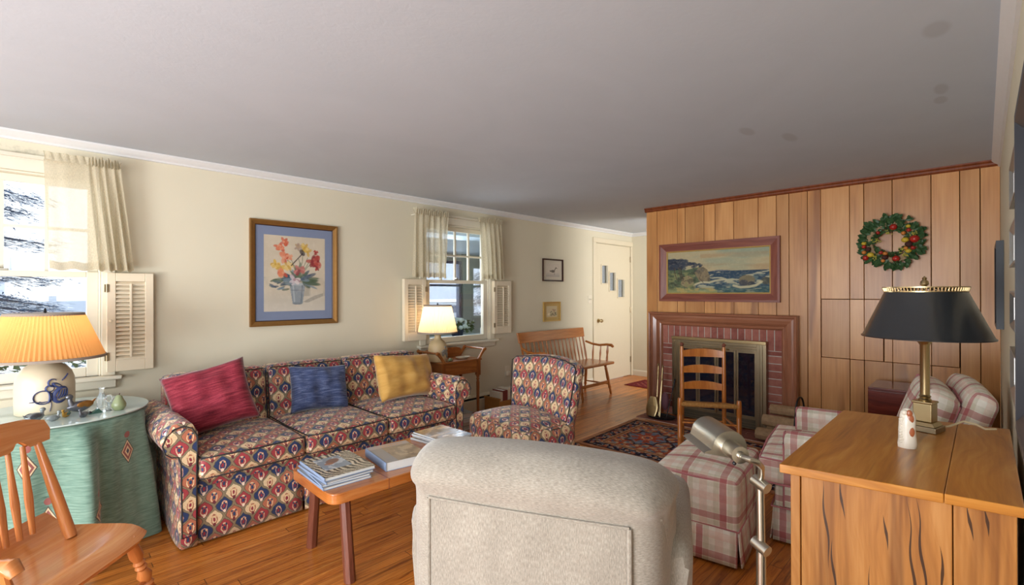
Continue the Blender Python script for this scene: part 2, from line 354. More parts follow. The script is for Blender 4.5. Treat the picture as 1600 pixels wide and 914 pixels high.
def M_pine_end():
    m = wood('old_pine_end', H('8a501e'), H('b27536'), H('c98f50'), 'V', rough=.4, streak=H('63320f'), sc=.7, th=(.46, .68)); g = Gr.__new__(Gr); g.m = m; g.t = m.node_tree; g.b = g.t.nodes['Principled BSDF']
    U, V = g.uv(); k = None
    for (yy, z0, z1) in ((.345, .50, .775), (.322, .40, .60), (.30, .66, .775), (.235, .28, .55), (.20, .60, .70), (.15, .30, .765), (.132, .42, .775), (.085, .5, .65), (.03, .68, .775), (.0, .7, .775)):
        mid, hh = (z0+z1)/2, (z1-z0)/2; t = (V-mid).abs()/hh; off = (V*37.+yy*50).sin()*.003 + (z1-V)*(.05 if z1 < .77 else .07)
        w = (1-t)*.0035; q = (U-yy+off).abs().lt(w.max(0.)); k = q if k is None else k.max(q)
    old = g.b.inputs['Base Color'].links[0].from_socket; c = g.mix(k*.9, S(g, old), H('2a1408')); g.t.links.new(c.k, g.b.inputs['Base Color']); return m
def M_rush():
    g = Gr('rush_seat'); U, V = g.uv(); w = (V*2*PI/.011).sin()*.5+.5; f = g.noise(g.vec(U*60, V*30), 2, 3)
    c = g.ramp(w*.5+f*.5, [(.2, H('7a4e22')), (.5, H('b47d40')), (.8, H('d0a263'))]); g.bump(w, .5, .004); return g.done(c, .8, .2)
mats()

# ---------------------------------------------------------------- geometry helpers
class MB:
    def __init__(s): s.v = []; s.f = []; s.uv = []; s.c = []; s.col = None
    def add(s, vs, fs, uvs=None, tm=None, col=None):
        o = len(s.v)
        for p in vs: s.v.append(tuple(tm @ Vector(p)) if tm else tuple(p))
        for i, f in enumerate(fs):
            s.f.append(tuple(o+k for k in f)); s.uv.append(uvs[i] if uvs else None); s.c.append(col)
        return s
    def box(s, x0, x1, y0, y1, z0, z1, tm=None, col=None):
        v = [(x0, y0, z0), (x1, y0, z0), (x1, y1, z0), (x0, y1, z0), (x0, y0, z1), (x1, y0, z1), (x1, y1, z1), (x0, y1, z1)]
        return s.add(v, [(3, 2, 1, 0), (4, 5, 6, 7), (0, 1, 5, 4), (1, 2, 6, 5), (2, 3, 7, 6), (3, 0, 4, 7)], None, tm, col)
    def hexa(s, b, t, tm=None):
        """bottom and top quads (ccw from above)"""
        return s.add(list(b)+list(t), [(3, 2, 1, 0), (4, 5, 6, 7), (0, 1, 5, 4), (1, 2, 6, 5), (2, 3, 7, 6), (3, 0, 4, 7)], None, tm)
    def loft(s, rings, cap=True, closed=True, tm=None, col=None):
        n = len(rings[0]); vs = [p for r in rings for p in r]; fs = []; uv = []
        def ln(r):
            L = [0.]
            for i in range(n): L.append(L[-1] + (Vector(r[(i+1) % n])-Vector(r[i])).length)
            return L
        mid = ln(rings[len(rings)//2]); acc = 0.
        for k in range(len(rings)-1):
            st = sum((Vector(rings[k+1][i])-Vector(rings[k][i])).length for i in range(n))/n
            for i in range(n if closed else n-1):
                j = (i+1) % n; fs.append((k*n+i, k*n+j, (k+1)*n+j, (k+1)*n+i))
                uv.append(((mid[i], acc), (mid[i+1], acc), (mid[i+1], acc+st), (mid[i], acc+st)))
            acc += st
        if cap and closed:
            fs.append(tuple(range(n))[::-1]); uv.append(None); fs.append(tuple((len(rings)-1)*n+i for i in range(n))); uv.append(None)
        return s.add(vs, fs, uv, tm, col)
    def lathe(s, prof, c=(0, 0, 0), n=24, axis='z', tm=None, sx=1., sy=1.):
        rings = []
        for r, h in prof:
            q = []
            for i in range(n):
                a = 2*PI*i/n; x, y = r*math.cos(a)*sx, r*math.sin(a)*sy
                p = (x, y, h) if axis == 'z' else (h, x, y) if axis == 'x' else (y, h, x)
                q.append((p[0]+c[0], p[1]+c[1], p[2]+c[2]))
            rings.append(q)
        return s.loft(rings, tm=tm)
    def tube(s, pts, rad, n=10, tm=None, cap=True, flat=None):
        """round bar along points; rad number or list"""
        P = [Vector(p) for p in pts]; rr = rad if isinstance(rad, (list, tuple)) else [rad]*len(P); rings = []; up = None
        for i, p in enumerate(P):
            d = (P[min(i+1, len(P)-1)]-P[max(i-1, 0)]).normalized()
            if up is None:
                up = Vector((0, 0, 1)) if abs(d.z) < .9 else Vector((1, 0, 0))
            a = d.cross(up).normalized(); b = a.cross(d).normalized(); up = b
            f = flat or 1.
            rings.append([tuple(p + a*math.cos(2*PI*k/n)*rr[i] + b*math.sin(2*PI*k/n)*rr[i]*f) for k in range(n)])
        return s.loft(rings, cap=cap, tm=tm)
    def turned(s, a, b, prof, n=12):
        """lathe profile [(t,r)] between two points"""
        A, B = Vector(a), Vector(b); return s.tube([A.lerp(B, t) for t, r in prof], [r for t, r in prof], n)
    def prism(s, poly, d0, d1, plane='xz', tm=None):
        def P(u, v, d): return {'xz': (u, d, v), 'yz': (d, u, v), 'xy': (u, v, d)}[plane]
        n = len(poly); vs = [P(u, v, d0) for u, v in poly] + [P(u, v, d1) for u, v in poly]
        fs = [tuple(range(n))[::-1], tuple(range(n, 2*n))] + [(i, (i+1) % n, n+(i+1) % n, n+i) for i in range(n)]
        return s.add(vs, fs, None, tm)
    def sphere(s, c, r, n=12, m=8, sx=1, sy=1, sz=1, tm=None):
        return s.lathe([(max(1e-4, math.sin(PI*k/m))*r, 0) for k in range(m+1)], n=n) if False else s.add(
            [(c[0]+r*sx*math.sin(PI*j/m)*math.cos(2*PI*i/n), c[1]+r*sy*math.sin(PI*j/m)*math.sin(2*PI*i/n), c[2]+r*sz*math.cos(PI*j/m)) for j in range(m+1) for i in range(n)],
            [(j*n+i, (j+1)*n+i, (j+1)*n+(i+1) % n, j*n+(i+1) % n) for j in range(m) for i in range(n)], None, tm)
    def rbox(s, x0, x1, y0, y1, z0, z1, r=.03, n=8, crown=(0, 0), fn=None, tm=None):
        """rounded box; crown = (top swell, side swell)"""
        L = (Vector((x0, y0, z0)), Vector((x1, y1, z1))); C = (L[0]+L[1])/2; h = (L[1]-L[0])/2; r = min(r, *(h*.999))
        for ax in range(3):
            for sg in (-1, 1):
                u, v = (ax+1) % 3, (ax+2) % 3; vs = []; uv = []
                def coord(hh):
                    rr = min(r, hh); a = [-hh, -hh+rr*.3, -hh+rr*.65, -hh+rr]; b = [hh-rr, hh-rr*.65, hh-rr*.3, hh]
                    return a + [(-hh+rr)+(2*hh-2*rr)*k/n for k in range(1, n)] + b
                cu, cv = coord(h[u]), coord(h[v]); nu, nv = len(cu), len(cv)
                for b in cv:
                    for a in cu:
                        p = [0, 0, 0]; p[ax] = sg*h[ax]; p[u] = a; p[v] = b; p = Vector(p)
                        q = Vector([max(-(h[k]-r), min(h[k]-r, p[k])) for k in range(3)]); d = p-q
                        if d.length > 1e-9: p = q + d.normalized()*r
                        t = Vector([p[k]/h[k] for k in range(3)])
                        if crown[0]: p.z += crown[0]*max(0, t.z)*(1-t.x**2)*(1-t.y**2)
                        if crown[1]:
                            p.x += crown[1]*t.x*(1-t.y**2)*(1-t.z**2); p.y += crown[1]*t.y*(1-t.x**2)*(1-t.z**2)
                        p = p+C
                        if fn: p = Vector(fn(p))
                        vs.append(tuple(p))
                fs = []
                for j in range(nv-1):
                    for i in range(nu-1):
                        f = (j*nu+i, j*nu+i+1, (j+1)*nu+i+1, (j+1)*nu+i); w = [(cu[i], cv[j]), (cu[i+1], cv[j]), (cu[i+1], cv[j+1]), (cu[i], cv[j+1])]
                        if ax == 0: g = [(a+C[1], b+C[2]) for a, b in w]
                        elif ax == 1: g = [(b+C[0], a+C[2]) for a, b in w]
                        else: g = [(a+C[0], b+C[1]) for a, b in w]
                        if sg < 0: f = f[::-1]; g = g[::-1]
                        fs.append(f); uv.append(tuple(g))
                s.add(vs, fs, uv, tm)
        return s
    def build(s, name, mat, parent=None, smooth=40, bevel=0, seg=2, sub=0, merge=False):
        me = bpy.data.meshes.new(name); me.from_pydata(s.v, [], s.f); me.update()
        if any(c is not None for c in s.c): me.color_attributes.new('Col', 'FLOAT_COLOR', 'CORNER')
        me.uv_layers.new(name='UVMap'); ul = me.uv_layers['UVMap']; ca = me.color_attributes.get('Col')
        for p, uv, c in zip(me.polygons, s.uv, s.c):
            if uv is None:
                nx, ny, nz = (abs(k) for k in p.normal)
                for li, vi in zip(p.loop_indices, p.vertices):
                    x, y, z = s.v[vi]
                    ul.data[li].uv = (y, z) if nx >= ny and nx >= nz else (x, z) if ny >= nz else (x, y)
            else:
                for li, t in zip(p.loop_indices, uv): ul.data[li].uv = t
            if ca:
                for li in p.loop_indices: ca.data[li].color = tuple(c or (.5, .5, .5)) + (1,)
        me.materials.append(MT[mat] if isinstance(mat, str) else mat)
        if smooth:
            me.polygons.foreach_set('use_smooth', [True]*len(me.polygons))
            if not bevel: me.set_sharp_from_angle(angle=R(smooth))
        o = bpy.data.objects.new(name, me); COL.objects.link(o)
        if merge or any(u is not None for u in s.uv):
            m = o.modifiers.new('weld', 'WELD'); m.merge_threshold = 1e-5
        if bevel:
            m = o.modifiers.new('bevel', 'BEVEL'); m.width = bevel; m.segments = seg; m.limit_method = 'ANGLE'; m.angle_limit = R(35); m.harden_normals = True
        if sub:
            m = o.modifiers.new('sub', 'SUBSURF'); m.levels = sub; m.render_levels = sub
        if parent: o.parent = parent
        return o
def thing(name, label, cat, loc=(0, 0, 0), rotz=0, group=None):
    o = bpy.data.objects.new(name, None); o.empty_display_size = .1; COL.objects.link(o); o.location = loc; o.rotation_euler = (0, 0, rotz)
    return tag(o, label, cat, group)
def tag(o, label, cat, group=None):
    o['label'] = label; o['category'] = cat
    if group: o['group'] = group
    return o
def structure(o): o['kind'] = 'structure'; return o
def lab(o, t): o['label'] = t; return o
def B(*a, **k): return MB().box(*a, **k)
def dup(root, loc, rotz, label, group=None):
    r = root.copy(); COL.objects.link(r); r.location = loc; r.rotation_euler = (0, 0, rotz); r['label'] = label
    if group: r['group'] = group
    for ch in list(root.children):
        c = ch.copy(); COL.objects.link(c); c.parent = r
        for g in list(ch.children):
            d = g.copy(); COL.objects.link(d); d.parent = c
    return r
def ring_tube(mb, pts, r, n=8):
    """closed loop bar"""
    P = [Vector(p) for p in pts]; N = len(P); rings = []
    for i in range(N):
        d = (P[(i+1) % N]-P[i-1]).normalized(); u = Vector((0, 0, 1)) if abs(d.z) < .8 else Vector((1, 0, 0)); a = d.cross(u).normalized(); b = a.cross(d)
        rings.append([tuple(P[i]+a*math.cos(2*PI*k/n)*r+b*math.sin(2*PI*k/n)*r) for k in range(n)])
    rings.append(rings[0]); return mb.loft(rings, cap=False)

# colour canvases painted in numpy and carried as colours on a fine mesh
class Canvas:
    def __init__(s, w, h, col, seed=1):
        s.w, s.h = w, h; s.a = np.zeros((h, w, 3)); s.a[:] = col; s.x, s.y = np.meshgrid((np.arange(w)+.5)/w, (np.arange(h)+.5)/h); s.r = np.random.RandomState(seed); s.asp = w/h
    def nz(s, sx, sy, o=4):
        out = np.zeros((s.h, s.w)); amp = 1; tot = 0
        for k in range(o):
            gx, gy = int(sx*2**k)+2, int(sy*2**k)+2; g = s.r.rand(gy, gx); fx = s.x*(gx-1.001); fy = s.y*(gy-1.001); ix, iy = fx.astype(int), fy.astype(int); fx, fy = fx-ix, fy-iy
            fx = fx*fx*(3-2*fx); fy = fy*fy*(3-2*fy)
            out += amp*((g[iy, ix]*(1-fx)+g[iy, ix+1]*fx)*(1-fy)+(g[iy+1, ix]*(1-fx)+g[iy+1, ix+1]*fx)*fy); tot += amp; amp *= .5
        return out/tot
    def put(s, mask, col, a=1.):
        m = np.clip(mask.astype(float), 0, 1)[..., None]*a; s.a = s.a*(1-m)+np.asarray(col)*m; return s
    def ell(s, x, y, rx, ry, col, a=1., rot=0., soft=.12):
        dx = (s.x-x)*s.asp; dy = s.y-y; c, q = math.cos(rot), math.sin(rot); u, v = dx*c+dy*q, -dx*q+dy*c
        d = np.sqrt((u/rx)**2+(v/ry)**2); return s.put(np.clip((1+soft-d)/(2*soft), 0, 1), col, a)
    def poly(s, pts, col, a=1.):
        m = np.zeros((s.h, s.w), bool); n = len(pts)
        for i in range(n):
            x0, y0 = pts[i]; x1, y1 = pts[(i+1) % n]
            if y0 == y1: continue
            m ^= ((s.y >= y0) != (s.y >= y1)) & (s.x < (x1-x0)*(s.y-y0)/(y1-y0)+x0)
        return s.put(m, col, a)
    def line(s, pts, w, col, a=1.):
        d = np.full((s.h, s.w), 9.)
        for (x0, y0), (x1, y1) in zip(pts, pts[1:]):
            vx, vy = (x1-x0)*s.asp, y1-y0; t = np.clip((((s.x-x0)*s.asp)*vx+(s.y-y0)*vy)/(vx*vx+vy*vy+1e-12), 0, 1)
            d = np.minimum(d, np.hypot((s.x-x0)*s.asp-t*vx, s.y-y0-t*vy))
        return s.put(np.clip((w-d)/w*2, 0, 1), col, a)
def painted(name, cv, origin, uvec, vvec, mat, parent=None, thick=0.):
    """canvas as a mesh; origin = lower-left, uvec along width, vvec up; canvas y runs up"""
    w, h = cv.w, cv.h; O, U, V = (np.array(k, float) for k in (origin, uvec, vvec))
    gx, gy = np.meshgrid(np.arange(w+1)/w, np.arange(h+1)/h)
    vs = O + gx[..., None]*U + gy[..., None]*V; vs = vs.reshape(-1, 3)
    i, j = np.meshgrid(np.arange(w), np.arange(h)); a = (j*(w+1)+i).reshape(-1); f = np.stack([a, a+1, a+w+2, a+w+1], 1)
    cols = np.repeat(cv.a.reshape(-1, 3), 4, 0)
    nb = len(vs)
    if thick:
        N = np.cross(U, V); N /= np.linalg.norm(N); b = np.array([O-N*thick, O+U-N*thick, O+U+V-N*thick, O+V-N*thick]); vs = np.vstack([vs, b])
    me = bpy.data.meshes.new(name); F = [tuple(q) for q in f]
    if thick:
        c = [0, w, (h+1)*(w+1)-1, h*(w+1)]
        F += [(nb+3, nb+2, nb+1, nb)] + [(nb+k, nb+(k+1) % 4, c[(k+1) % 4], c[k]) for k in range(4)]
        cols = np.vstack([cols, np.repeat(cv.a[:2].reshape(-1, 3).mean(0)[None], 20, 0)])
    me.from_pydata(vs.tolist(), [], F); me.update()
    ca = me.color_attributes.new('Col', 'FLOAT_COLOR', 'CORNER'); ca.data.foreach_set('color', np.hstack([cols, np.ones((len(cols), 1))]).astype(np.float32).ravel())
    ul = me.uv_layers.new(name='UVMap'); lu = np.hypot(*U[:2]) if U[2] == 0 else np.linalg.norm(U); lv = np.linalg.norm(V)
    uv = np.stack([gx.ravel()*lu, gy.ravel()*lv], 1)[f.ravel()]
    if thick: uv = np.vstack([uv, np.zeros((20, 2))])
    ul.data.foreach_set('uv', uv.astype(np.float32).ravel())
    me.materials.append(MT[mat]); o = bpy.data.objects.new(name, me); COL.objects.link(o)
    if parent: o.parent = parent
    return o

# ---------------------------------------------------------------- the room
W = 4.044; F = 4.93; PL = 2.735; CE = 2.29; RW = -.088; FX = 6.823; BX = -3.0
structure(B(BX-.1, 9.0, RW-.1, W+.12, -.12, 0).build('floor', 'floor', smooth=0))
structure(B(BX-.1, 9.0, RW-.1, W+.12, CE, CE+.1).build('ceiling', 'ceiling', smooth=0))
def wall_x(name, y0, y1, x0, x1, holes, mat='wall'):
    m = MB(); xs = sorted({x0, x1, *[h[0] for h in holes], *[h[1] for h in holes]})
    for a, b in zip(xs, xs[1:]):
        hs = sorted((h[2], h[3]) for h in holes if h[0] <= a and h[1] >= b); z = 0
        for p, q in hs:
            if p > z: m.box(a, b, y0, y1, z, p)
            z = q
        if z < CE: m.box(a, b, y0, y1, z, CE)
    return structure(m.build(name, mat, smooth=0, merge=True))
W1 = (-.585, .295, .80, 2.06); W2 = (2.80, 3.685, .80, 2.06); DR = (5.80, 6.775, 0.0, 2.07)
wall_x('wall_left', W, W+.14, BX, 9.0, [W1, W2, DR])
wall_x('wall_right', RW-.1, RW, BX, F, [(-2.7, -.7, .55, 2.1)])  # opening behind the camera, added to admit the side fill lamp
m = MB()
m.box(BX-.1, BX, RW, .2, 0, CE).box(BX-.1, BX, 3.85, W, 0, CE).box(BX-.1, BX, .2, 3.85, 0, .2).box(BX-.1, BX, .2, 3.85, 2.2, CE)  # broad unseen opening, enlarged so the rear fill lamp reaches in
structure(m.build('wall_back', 'wall', smooth=0))
structure(B(FX, FX+.1, 1.2, W, 0, CE).build('wall_far', 'wall', smooth=0))
m = MB(); fo = (1.48, 2.37, .80)
m.box(F+.06, F+.7, RW-.1, fo[0], 0, CE).box(F+.06, F+.7, fo[1], PL-.004, 0, CE).box(F+.06, F+.7, fo[0], fo[1], fo[2], CE).box(F+.5, F+.7, fo[0], fo[1], 0, fo[2])
structure(m.build('wall_chimney', 'soot', smooth=0, merge=True))  # soot in the firebox; behind the boards its darkness imitates shade in gaps
# panelled wall: boards of mixed width with fine gaps
ys = [2.735, 2.603, 2.365, 2.277, 2.072, 1.958, 1.773, 1.545, 1.385, 1.279, 1.13, 1.027, .815, .715, .527, .289, .126, .016, -.088]
m = MB(); rb = random.Random(5)
for a, b in zip(ys, ys[1:]):
    col = (rb.random(), 1.0 if rb.random() < .45 else .15, 0); y0, y1 = b+.0018, a-.0018
    if b > 2.5 or a < 1.28 and a > 1.03 or a < .127: zz = [(0, CE)]
    elif b > 1.2: zz = [(1.05, CE)]
    else: zz = [(0, .752), (1.27, CE)]
    for z0, z1 in zz: m.box(F, F+.055, y0, y1, z0, z1, col=col)
structure(m.build('wall_front', 'panel', smooth=0, bevel=.0025, seg=1))
def cupboard(nm, y0, y1, edges):
    m = MB(); zs = (.752, 1.27)
    e = [y1] + [v for v in edges if y0 < v < y1] + [y0]
    for a, b in zip(e, e[1:]): m.box(F-.002, F+.053, b+.0014, a-.0014, zs[0]+.004, zs[1]-.004, col=(rb.random(), .2, 0))
    return structure(m.build(nm, 'panel', smooth=0, bevel=.002, seg=1))
cupboard('door_2', .586, 1.024, ys); cupboard('door_3', .129, .582, ys)
def molding(name, prof, path, mat, kind=True):
    """prof [(across, out)], swept straight between two ends given as functions"""
    rings = [[p(a, b) for a, b in prof] for p in path]
    o = MB().loft(rings).build(name, mat, smooth=0); return structure(o) if kind else o
ct = [(0, CE), (.045, CE), (.045, CE-.012), (.028, CE-.028), (.012, CE-.04), (.012, CE-.052), (0, CE-.055)]
molding('trim_1', ct, [lambda o, z: (BX, W-o, z), lambda o, z: (FX, W-o, z)], 'crown')
molding('trim_2', ct, [lambda o, z: (FX-o, W, z), lambda o, z: (FX-o, 1.2, z)], 'crown')
molding('trim_3', ct, [lambda o, z: (BX, RW+o, z), lambda o, z: (F, RW+o, z)][::-1], 'crown')
dt = [(0, CE), (.03, CE), (.03, CE-.01), (.018, CE-.022), (.018, CE-.035), (.008, CE-.045), (0, CE-.047)]
molding('trim_4', dt, [lambda o, z: (F-o, RW, z), lambda o, z: (F-o, PL+.01, z)][::-1], 'dark_trim')
bb = [(0, 0), (.016, 0), (.016, .075), (.008, .09), (0, .09)]
molding('baseboard_far', bb, [lambda o, z: (FX-o, W, z), lambda o, z: (FX-o, 1.2, z)], 'white')
molding('baseboard_left', bb, [lambda o, z: (4.6, W-o, z), lambda o, z: (5.72, W-o, z)], 'white')
# baseboard heater
h = thing('baseboard_heater', 'long cream baseboard heater with a dark slot, along the wall behind the sofa', 'heater', (0, 0, 0))
m = MB(); m.prism([(W-.001, .02), (W-.062, .02), (W-.062, .145), (W-.05, .15), (W-.001, .15)], .5, 4.55, 'yz'); m.build('cover', 'heater', h, smooth=0)
B(.5, 4.55, W-.05, W-.001, .15, .172).build('slot', 'black', h, smooth=0)
m = MB(); m.prism([(W-.001, .172), (W-.056, .172), (W-.058, .178), (W-.02, .198), (W-.001, .2)], .5, 4.55, 'yz'); m.build('top_flange', 'heater', h, smooth=0)

# ---------------------------------------------------------------- windows
def window(name, w, wide_left=True):
    x0, x1, z0, z1 = w
    t = bpy.data.objects.new(name, None); COL.objects.link(t); structure(t)
    m = MB(); cw = .07
    m.box(x0-cw, x0, W-.018, W, z0-.0, z1+.01).box(x1, x1+cw, W-.018, W, z0, z1+.01).box(x0-cw, x1+cw, W-.02, W, z1, z1+.075).box(x0-cw-.01, x1+cw+.01, W-.03, W, z1+.075, z1+.1)
    m.box(x0, x0+.012, W, W+.13, z0, z1).box(x1-.012, x1, W, W+.13, z0, z1).box(x0, x1, W, W+.13, z1-.012, z1)
    m.build('window_frame', 'white', t, smooth=0, bevel=.004)
    s = MB().box(x0-cw-.03, x1+cw+.03, W-.07, W+.12, z0-.025, z0).build('window_sill', 'white', t, smooth=0, bevel=.008, seg=3)
    MB().prism([(W, z0-.025), (W-.03, z0-.025), (W-.026, z0-.075), (W-.012, z0-.085), (W, z0-.09)], x0-cw, x1+cw, 'yz').build('apron', 'white', t, smooth=0)
    def sash(nm, y0, a0, a1, bot, top, st, mun):
        m = MB(); m.box(x0+.012, x0+.012+st, y0, y0+.035, a0, a1).box(x1-.012-st, x1-.012, y0, y0+.035, a0, a1)
        g0, g1 = x0+.012+st, x1-.012-st
        m.box(g0, g1, y0, y0+.035, a0, a0+bot).box(g0, g1, y0, y0+.035, a1-top, a1)
        o = m.build(nm, 'white', t, smooth=0, bevel=.004)
        if mun:
            mm = MB(); zc = (a0+bot+a1-top)/2
            for k in (1, 2, 3):
                c = g0+(g1-g0)*k/4; mm.box(c-.009, c+.009, y0+.004, y0+.03, a0+bot, a1-top)
            for k in range(4):
                mm.box(g0+(g1-g0)*k/4+.009*(k > 0), g0+(g1-g0)*(k+1)/4-.009*(k < 3), y0+.005, y0+.029, zc-.009, zc+.009)
            mm.build('muntin', 'white', o, smooth=0)
        B(g0, g1, y0+.015, y0+.019, a0+bot, a1-top).build('pane', 'glass', o, smooth=0)
        return o
    sash('lower_sash', W+.015, z0, 1.470, .06, .036, .058, False)
    u = sash('upper_sash', W+.055, 1.435, z1-.012, .036, .045, .05, True)
    k = MB().box(x0+.40, x0+.47, W+.02, W+.05, 1.470, 1.482).box(x0+.42, x0+.435, W+.01, W+.04, 1.482, 1.497); k.build('sash_lock', 'nickel', t, smooth=0, bevel=.003)
    return t
window('window_1', W1); window('window_2', W2)

def shutter(label, x0, x1, z0, z1, flip, group=None):
    t = thing('louvred_shutter', label, 'shutter', (0, 0, 0), 0, group)
    y0, y1 = W-.062, W-.036; st = .045
    m = MB().box(x0, x0+st, y0, y1, z0, z1).box(x1-st, x1, y0, y1, z0, z1).box(x0+st, x1-st, y0, y1, z0, z0+.075).box(x0+st, x1-st, y0, y1, z1-.055, z1)
    m.build('frame', 'shutter', t, smooth=0, bevel=.003)
    B(x0+.003, x1-.003, y1+.001, W-.001-.018*0-.012, z0, z1).build('folded_panel', 'shutter', t, smooth=0, bevel=.003)
    n = int((z1-z0-.13)/.026)
    m = MB()
    for k in range(n):
        zc = z0+.075+(z1-.055-z0-.075)*(k+.5)/n
        m.add([(x0+st, y0+.002, zc-.013), (x1-st, y0+.002, zc-.013), (x1-st, y1-.004, zc+.006), (x0+st, y1-.004, zc+.006), (x0+st, y0+.002, zc-.007), (x1-st, y0+.002, zc-.007), (x1-st, y1-.004, zc+.012), (x0+st, y1-.004, zc+.012)],
              [(3, 2, 1, 0), (4, 5, 6, 7), (0, 1, 5, 4), (1, 2, 6, 5), (2, 3, 7, 6), (3, 0, 4, 7)])
    m.build('louvres', 'shutter', t, smooth=0)
    xc = (x0+x1)/2; B(xc-.006, xc+.006, y0-.012, y0+.001, z0+.09, z1-.07).build('tilt_rod', 'shutter', t, smooth=0, bevel=.002)
    hx = x0 if flip else x1
    for zz in (z0+.1, z1-.1): MB().box(hx-.012, hx+.012, y0-.004, y0, zz-.025, zz+.025).tube([(hx, y0-.004, zz-.027), (hx, y0-.004, zz+.027)], .004, 8).build('hinge', 'old_brass', t, smooth=0)
    kx = x0+.02 if flip else x1-.02
    MB().lathe([(.003, .0), (.004, -.008), (.009, -.013), (.008, -.02), (.001, -.022)], (kx, y0, z0+.33), 10, 'y').build('knob', 'shutter', t)
    return t
shutter('cream louvred shutter folded beside the big snowy window, above the round green table', .318, .56, .825, 1.465, True)
shutter('cream louvred shutter beyond the left edge of the snowy window', -.85, -.608, .825, 1.465, False)
shutter('cream louvred shutter on the left of the porch window, behind the lit lamp', 2.52, 2.775, .86, 1.470, False)
shutter('cream louvred shutter on the right of the porch window', 3.715, 3.99, .86, 1.470, True)

def curtain(label, x0, x1, bx0, bx1, z0, z1, folds, flat=None, seed=1, flute=.022):
    r = random.Random(seed); t = thing('cafe_curtain', label, 'curtain', (0, 0, 0)); yb = W-.105
    nu, nv = 90, 26; ph = [r.uniform(0, 6) for _ in range(4)]
    def P(u, v):
        k = u
        if flat:  # one edge hangs flat, the other is gathered
            k = u*flat[1]/flat[0] if u < flat[0] else flat[1]+(u-flat[0])*(1-flat[1])/(1-flat[0])
        x = (x0+(x1-x0)*k)*(v)+(bx0+(bx1-bx0)*k)*(1-v); amp = flute*(1 if not flat else min(1, max(.1, (u-flat[0]*.8)/.2)))
        w = math.sin(u*folds*2*PI+ph[0]+.6*math.sin(v*3+ph[1]))*.7+math.sin(u*folds*3.3*PI+ph[2])*.3
        y = yb - amp*w*(1.2-.95*v**3) - .004 - .014*v**6; z = z0+(z1-z0)*v + .006*math.sin(u*folds*2*PI+ph[3])*(1-v)
        if v > .965: z += .004*math.sin(u*60)
        return (x, y, z)
    vs = [P(i/nu, j/nv) for j in range(nv+1) for i in range(nu+1)]
    fs = [(j*(nu+1)+i, j*(nu+1)+i+1, (j+1)*(nu+1)+i+1, (j+1)*(nu+1)+i) for j in range(nv) for i in range(nu)]
    L = (x1-x0)*1.6
    uv = [tuple((L*(a % (nu+1))/nu, (a//(nu+1))/nv*(z1-z0)) for a in f) for f in fs]
    MB().add(vs, fs, uv).build('panel', 'sheer', t, smooth=180)
    # hem: second layer
    vs2 = [(p[0], p[1]-.003, p[2]) for p in (P(i/nu, j/nv*.085/(z1-z0)*1.0) for j in range(5) for i in range(nu+1))]
    hv = [P(i/nu, v) for v in (0, .03, .055, .075) for i in range(nu+1)]; hv = [(p[0], p[1]-.004, p[2]) for p in hv]
    hf = [(j*(nu+1)+i, j*(nu+1)+i+1, (j+1)*(nu+1)+i+1, (j+1)*(nu+1)+i) for j in range(3) for i in range(nu)]
    MB().add(hv, hf).build('hem', 'sheer', t, smooth=180)
    # ruffled heading over the rod
    ru = []; n2 = 140
    for j in range(5):
        for i in range(n2+1):
            u = i/n2; x = x0+(x1-x0)*(u if not flat else (u*flat[1]/flat[0] if u < flat[0] else flat[1]+(u-flat[0])*(1-flat[1])/(1-flat[0])))
            a = .021*(1 if not flat else min(1, max(.15, (u-flat[0]*.8)/.2)))*(.5+j*.22)
            ru.append((x+.004*math.sin(u*97+j), yb+a*math.sin(u*folds*5.3*PI+ph[1]+.5*j)-.012, z1-.006+j*.014+.010*math.sin(u*folds*7+ph[3])*j/4*(1 if not flat else min(1, max(.2, (u-flat[0]*.8)/.2)))))
    rf = [(j*(n2+1)+i, j*(n2+1)+i+1, (j+1)*(n2+1)+i+1, (j+1)*(n2+1)+i) for j in range(4) for i in range(n2)]
    MB().add(ru, rf).build('ruffle', 'sheer', t, smooth=180)
    return t
curtain('sheer cream cafe curtain at the big snowy window, flat at its left edge', .03, .385, .055, .45, 1.475, 2.125, 6, (.35, .55), 1, .03)
curtain('gathered cream cafe curtain on the left side of the porch window', 2.60, 3.01, 2.585, 3.0, 1.485, 2.11, 6, None, 2, .03)
curtain('gathered cream cafe curtain on the right side of the porch window', 3.43, 3.775, 3.47, 3.81, 1.485, 2.115, 5, None, 3, .03)
def rod(label, x0, x1, z):
    o = MB().tube([(x0, W-.03, z), (x0, W-.104, z), (x1, W-.104, z), (x1, W-.03, z)], .0035, 8).build('curtain_rod', 'white'); return tag(o, label, 'curtain rod')
rod('thin white curtain rod above the big snowy window', -.68, .37, 2.115); rod('thin white curtain rod above the porch window', 2.62, 3.76, 2.105)

